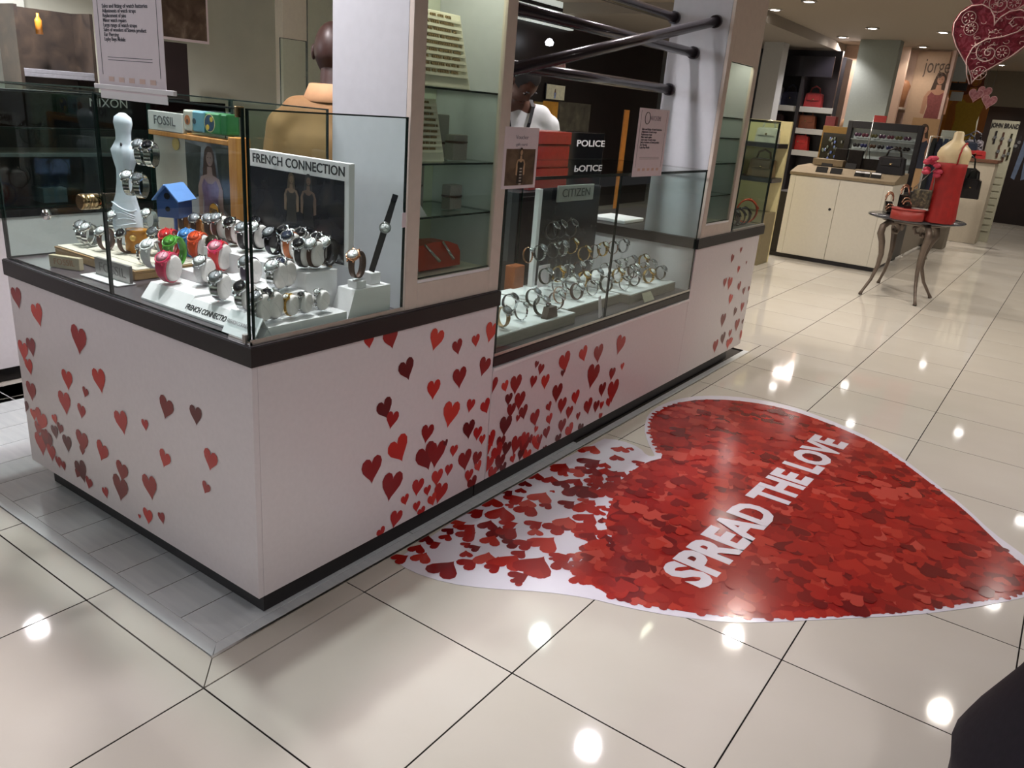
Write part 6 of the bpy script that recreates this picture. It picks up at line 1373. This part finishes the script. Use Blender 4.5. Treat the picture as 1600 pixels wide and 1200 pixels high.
# ---------- far shop fronts ----------
JX = 15.0
jy1, jy0 = (15.000,1.542,2.233)[1]+.35, (15.000,0.789,2.685)[1]
struct('wall_far', MB().box((JX, jy0, 0), (JX+.12, jy1, CEIL-.002)), mat('pink_beige_wall', '#d8b9a4', .8, noise=.02))
struct('trim_7', MB().bev((JX-.06, jy0-.05, 0), (JX+.14, jy0-.001, CEIL-.003), .004), mat('pale_pink_post', '#e2c4b8', .6, noise=.02))
jp = thing('shop_poster', 'tall beige poster of a long haired woman in a pink top', 'poster', (14.950,0.902,1.743))
ja, jb, jc = (14.960,1.289,2.968), (14.960,0.821,2.922), (14.960,1.025,1.465)
build('sheet', MB().box((14.965, jb[1]+.0, jc[2]-.35), (14.985, ja[1]+.04, ja[2])), mat('beige_poster', '#c9ab90', .6, noise=.03), jp)
text('lettering', 'jorge', Vector((14.960,0.984,2.735)), (0, -1, 0), (0, 0, 1), .34, mat('taupe_ink', '#6a584c', .6, noise=0), jp, width=.40)
wp = Vector((14.960,0.890,2.164))
flat_figure((14.962, wp.y, wp.z-.22), (0, -1, 0), (0, 0, 1), .74, mat('poster_skin', '#b98a70', .5, noise=.05), mat('poster_brown_hair', '#4a3628', .5, noise=.2, scale=40), mat('poster_pink_top', '#8a4a48', .5, noise=.15, scale=30), jp)
wp = Vector((14.900,0.948,1.578))
mn2 = thing('standing_photo', 'cut-out photo of a brown haired woman below the tall beige poster', 'poster', (14.9, wp.y, .003))
build('board', MB().box((14.90, wp.y-.22, .003), (14.92, wp.y+.22, wp.z+.32)), mat('tan_board', '#b8946c', .6, noise=.04), mn2)
flat_figure((14.895, wp.y, wp.z-.36), (0, -1, 0), (0, 0, 1), .62, MATS['poster_skin'], MATS['poster_brown_hair'], mat('poster_navy_top', '#2a3042', .5, noise=.1), mn2)
sb = thing('wall_shelf', 'pale wall shelf left of the tall beige poster', 'shelf', (14.800,1.505,2.044))
s0, s1 = (14.800,1.666,2.055), (14.800,1.338,2.045)
build('board', MB().box((14.7, s1[1], s1[2]-.03), (14.995, s0[1], s1[2])), M_FRAME, sb)
ts = thing('bust_form', 'tan headless bust on the pale wall shelf', 'mannequin', (14.800,1.486,2.056))
build('torso', MB().lathe([(.13, s1[2]+.001), (.135, s1[2]+.15), (.16, s1[2]+.35), (.12, s1[2]+.43), (.05, s1[2]+.46), (.045, s1[2]+.53), (0, s1[2]+.54)], 20, T=Matrix.Translation((14.84, (s0[1]+s1[1])/2, 0)), sx=.7, sy=1.2), mat('tan_bust', '#9c6a48', .6, noise=.08), ts)
lp_ = thing('shop_poster', 'small pinkish poster with curly lettering under the pale wall shelf', 'poster', (14.900,1.478,1.696))
a, b = (14.900,1.670,1.984), (14.900,1.348,1.963)
build('sheet', MB().box((14.96, b[1], b[2]-1.1), (14.985, a[1], b[2])), mat('greyed_pink_poster', '#a58a80', .6, noise=.05), lp_); build('pale_lamp_shape', MB().lathe([(.16, 0), (.16, .004)], 20, T=frame_T((14.958, (a[1]+b[1])/2-.02, b[2]-.62), (0, -1, 0), (0, 0, 1))), mat('pale_print', '#d6c4b0', .6, noise=.02), lp_)
text('lettering', 'love', Vector((14.955, (a[1]+b[1])/2, b[2]-.3)), (0, -1, 0), (0, 0, 1), .22, mat('taupe_ink', '#6a584c', .6, noise=0), lp_, width=.3) if False else None
# orange poster with a figure in yellow, signs and dark fascia further back
OX = 17.0
op = thing('shop_poster', 'large orange poster of a figure in a yellow dress in the far shop', 'poster', (17.000,0.538,1.822))
a, b = (17.000,0.960,2.662), (17.000,0.506,2.627)
build('sheet', MB().box((OX, b[1], .003), (OX+.03, a[1]+.05, a[2]+.1)), grad_noise_mat('orange_print', [(.3, '#8a4a18'), (.55, '#b5701f'), (.8, '#c98a2a')], scale=3, rough=.5), op)
wp = Vector((16.990,0.603,2.049)); flat_figure((OX-.004, wp.y, wp.z-.35), (0, -1, 0), (0, 0, 1), 1.25, mat('poster_amber_skin', '#a8682a', .5, noise=.05), mat('poster_auburn', '#6a3216', .5, noise=.15), mat('poster_yellow_dress', '#b3942f', .5, noise=.08), op)
hs1 = thing('hanging_sign', 'white hanging shop sign with a black strip beside the hearts', 'sign', (15.600,0.748,2.733))
for (p_, q_) in (((15.600,0.883,2.957), (15.600,0.594,2.552)), ((15.600,0.767,2.384), (15.600,0.578,2.236))): build('panel', MB().box((15.6, q_[1], q_[2]), (15.64, p_[1], p_[2])), mat('bluish_white_panel', '#b9c4c8', .5, noise=.03), hs1)
p_, q_ = (15.600,0.802,2.531), (15.600,0.549,2.407); build('black_strip', MB().box((15.598, q_[1], q_[2]), (15.645, p_[1], p_[2])), M_INK, hs1)
hg = build('wire', MB().tube([(15.62, p_[1]-.1, q_[2]), (15.62, p_[1]-.1, CEIL)], .01, 6), M_INK, hs1)
FXX = 19.0
a, b = (19.000,0.598,2.314), (19.000,-0.465,1.950)
struct('wall_shopfront', MB().box((FXX, -4.5, 0), (FXX+.1, a[1], a[2])), M_DARKWALL)
struct('trim_8', MB().box((FXX-.02, -4.5, a[2]), (FXX+.1, 1.3, CEIL-.002)), mat('grey_bulkhead', '#77766c', .8, noise=.03))
JB = 14.6
jd = thing('watch_display', 'pale lettered panel of hanging watches in the far shop', 'display rack', (JB, -.6, .003))
a, b = (14.600,-0.073,1.941), (14.600,-0.466,1.930)
build('panel', MB().bev((JB, b[1], .003), (JB+.06, a[1], a[2]), .004), mat('pale_green_white_panel', '#aaa997', .5, noise=.03), jd)
text('lettering', 'JOHN BRAND', Vector((14.590,-0.278,1.857)), (0, -1, 0), (0, 0, 1), .10, M_INK, jd, width=.40, bold=.003)
for k in range(9): build('slat', MB().bev((JB-.012, b[1]+.03, .18+k*.11), (JB-.0005, a[1]-.03, .26+k*.11), .003), MATS['pale_green_white_panel'], jd)
for q, (px_, py_) in enumerate(((1552,215),(1561,216),(1571,217),(1582,219),(1560,233),(1573,235),(1579,224),(1568,238))):
    p = (14.550,-0.227,1.673); yy = a[1]-.08-(px_-1550)*.0118; zz = p[2]-(py_-215)*.0118
    t = thing('hanging_watch', 'dark watch hung on the pale panel, %s of eight' % ORD[q], 'watch', (JB-.02, yy, zz), 'watches on the pale far panel')
    build('strap', MB().box((JB-.014, yy-.014, zz-.10), (JB-.004, yy+.014, zz+.10)), [L_BLACK, L_BROWN, P_OLIVE][q % 3], t); build('case', MB().lathe([(.026, 0), (.026, .012)], 12, T=frame_T((JB-.015, yy, zz), (0, -1, 0), (0, 0, 1))), M_STEEL, t)
fc = thing('far_counter', 'white counter with a brown top and bright goods in the far shop', 'counter', (14.0, -.2, .003))
a, b = (14.000,0.170,1.264), (14.000,-0.337,1.277)
build('body', MB().bev((14.0, b[1], .003), (14.5, a[1], b[2]), .004), mat('pale_counter', '#b7ad9c', .5, noise=.03), fc); build('top', MB().bev((13.98, b[1]-.02, b[2]+.001), (14.52, a[1]+.02, b[2]+.05), .004), mat('rust_brown_top', '#6a4634', .6, noise=.1), fc)
zt_ = b[2]+.052
handbag('bright coral red bag on the far counter', (14.2, (14.200,-0.005,1.441)[1], zt_), .30, .18, bagm('coral_red', '#b93a3a'), group='bags on the far counter', strap=False)
handbag('black and white zebra bag on the far counter', (14.35, (14.350,0.079,1.644)[1], zt_), .30, .42, grad_noise_mat('zebra_print', [(.45, '#141218'), (.5, '#c9c6d2'), (.6, '#1a1620')], scale=9, rough=.4, stretch=(1, 1, 3)), group='bags on the far counter')
handbag('dark blue rounded bag at the left of the far counter', (14.2, (14.200,0.154,1.406)[1], zt_), .34, .36, bagm('dark_blue_bag', '#2c3344'), group='bags on the far counter')
gp = thing('shop_fixture', 'grey green shelf fixture behind the red dressed mannequin', 'shelving', (13.2, .1, .003))
a, b = (13.200,0.427,1.709), (13.200,0.126,1.706)
build('back_panel', MB().bev((13.2, b[1], .80), (13.26, a[1], a[2]), .004), mat('grey_green_fixture', '#6c7068', .6, noise=.05), gp)
for k in range(3): build('shelf', MB().bev((13.05, b[1], 1.05+k*.22), (13.199, a[1], 1.07+k*.22), .003), MATS['grey_green_fixture'], gp)
build('body', MB().bev((13.2, b[1], .003), (13.4, a[1], .799), .004), MATS['grey_green_fixture'], gp)
# table cut by the right edge with a curled leg
t2 = thing('side_table', 'dark topped table with a curled metal leg cut by the right edge', 'table', (11.2, -1.3, .002))
tx, ty, tz = (25.085,-0.298,0.800)
build('table_top', MB().lathe([(0, .77), (.55, .77), (.575, .785), (.57, .80), (0, .80)], 40, T=Matrix.Translation((tx, ty, 0))), MATS['dark_slate_top'], t2)
for k in range(4):
    a = k*PI/2+.9; d = Vector((math.cos(a), math.sin(a), 0)); P3 = lambda r, z: (tx+d.x*r, ty+d.y*r, z)
    build('leg', MB().tube([P3(.52, .004), P3(.46, .08), P3(.40, .25), P3(.38, .42), P3(.42, .58), P3(.44, .68), P3(.38, .74), P3(.28, .72), P3(.25, .65), P3(.31, .62)], [.02, .015, .018, .024, .03, .034, .03, .026, .02, .012], 10), M_LEG, t2)
jn = thing('denim_garment', 'pale blue denim garment draped at the right edge beyond the pale panel', 'clothing', (13.600,-0.567,1.595))
dj = (13.600,-0.664,1.510)
mb = MB(); mb.prism([(-.08, .1), (-.07, .3), (-.04, .38), (.04, .38), (.08, .3), (.12, -.45), (.05, -.48), (.01, .0), (-.06, -.48), (-.13, -.45)], .05, T=frame_T((13.6, dj[1]-.05, dj[2]), (0, -1, 0), (0, 0, 1)) @ Matrix.Diagonal((.75, .9, 1, 1))); build('denim', mb, mat('pale_denim', '#5f6f8c', .8, noise=.15, scale=12), jn)
build('hanger', MB().tube([(13.62, dj[1]-.05, dj[2]+.38), (13.62, dj[1]-.05, CEIL)], .006, 6), M_INK, jn)

# ---------- hanging lace hearts ----------
M_HEARTR = grad_noise_mat('crimson_lace_card', [(.35, '#6d1226'), (.5, '#8e1c34'), (.62, '#a8475a'), (.75, '#7c1328')], scale=18, rough=.5, dist=2.5)
M_LACE = mat('pale_pink_lace', '#d8b9b6', .6, noise=.05)
def lace_heart(label, c, sz, rot, yaw, tint):
    t = thing('hanging_heart', label, 'hanging decoration', c, 'lace hearts hung from the ceiling')
    T = frame_T(c, (math.sin(yaw), -math.cos(yaw), 0), (0, 0, 1)) @ Matrix.Rotation(rot, 4, 'Z')
    out = []
    for i in range(56):
        q = 2*PI*i/56; out.append((16*math.sin(q)**3/32*sz, (13*math.cos(q)-5*math.cos(2*q)-2*math.cos(3*q)-math.cos(4*q)+2.5)/29*sz))
    build('card', MB().prism(out, .008, T=T), tint, t)
    L = MB()
    if sz > .3:
        def sw(pts, r): L.tube([T @ Vector((x*sz, y*sz, .011)) for x, y in pts], r*.7, 5)
        sp = [(.06+.17*math.exp(-a*.19)*math.cos(a+2.4), -.08+.17*math.exp(-a*.19)*math.sin(a+2.4)) for a in [k*.35 for k in range(38)]]
        sw([(-.02, -.50), (-.10, -.38), (-.17, -.2), (-.15, -.05)] + sp, .0055)
        sw([(-.14, -.02), (-.02, .08), (.16, .14), (.30, .22), (.36, .32), (.30, .40), (.20, .38), (.17, .31), (.22, .27), (.26, .31)], .0055)
        sw([(.30, .22), (.40, .30), (.46, .22), (.42, .12)], .0045)
        for (cx, cy, n_) in ((-.26, .18, 10), (.22, -.05, 8), (-.33, .30, 6), (.05, -.34, 7)):
            for k in range(n_):
                a = 2*PI*k/n_; sw([(cx+.025*math.cos(a), cy+.025*math.sin(a)), (cx+.06*math.cos(a), cy+.06*math.sin(a))], .005)
            sw([(cx+.085*math.cos(a), cy+.085*math.sin(a)) for a in [k*PI/8 for k in range(17)]], .003)
        rnd = random.Random(int(sz*100))
        for k in range(46):
            q = rnd.random()*2*PI; rr = rnd.uniform(.1, .85)
            cx, cy = 16*math.sin(q)**3/32*rr, (13*math.cos(q)-5*math.cos(2*q)-2*math.cos(3*q)-math.cos(4*q)+2.5)/29*rr
            a0 = rnd.random()*6; r0 = rnd.uniform(.018, .045)
            sw([(cx+r0*math.cos(a0+a), cy+r0*math.sin(a0+a)*.7) for a in [k2*.5 for k2 in range(8)]], .0026)
    L.tube([T @ Vector((x*.97, y*.97, .010)) for x, y in out[::2]], .004*min(1, sz*2), 5, closed=True)
    build('lace_pattern', L, M_LACE, t)
    build('thread', MB().tube([T @ Vector((0, sz*.25, .004)), (c[0], c[1], CEIL)], .0012, 5), M_INK, t)
lace_heart('large crimson lace heart at the upper right, the one seen whole', (5.500,-0.810,2.170), .495, -.13, 0, M_HEARTR)
lace_heart('large dark lace heart cut by the top right corner of the frame', (6.300,-0.712,2.578), .52, -.1, 0, M_HEARTR)
M_PINKH = grad_noise_mat('dusty_pink_lace_card', [(.35, '#8a4a52'), (.55, '#b07a7e'), (.75, '#7a3a44')], scale=24, rough=.6, dist=2)
for p, lab in (((7.500,-0.583,1.949), 'small dusty pink heart, left of the cluster under the large heart'), ((7.700,-0.626,1.985), 'small dusty pink heart, upper one of the cluster under the large heart'), ((7.200,-0.733,1.890), 'small dusty pink heart, lowest of the cluster under the large heart')):
    lace_heart(lab, p, .115, -.1, 0, M_PINKH)
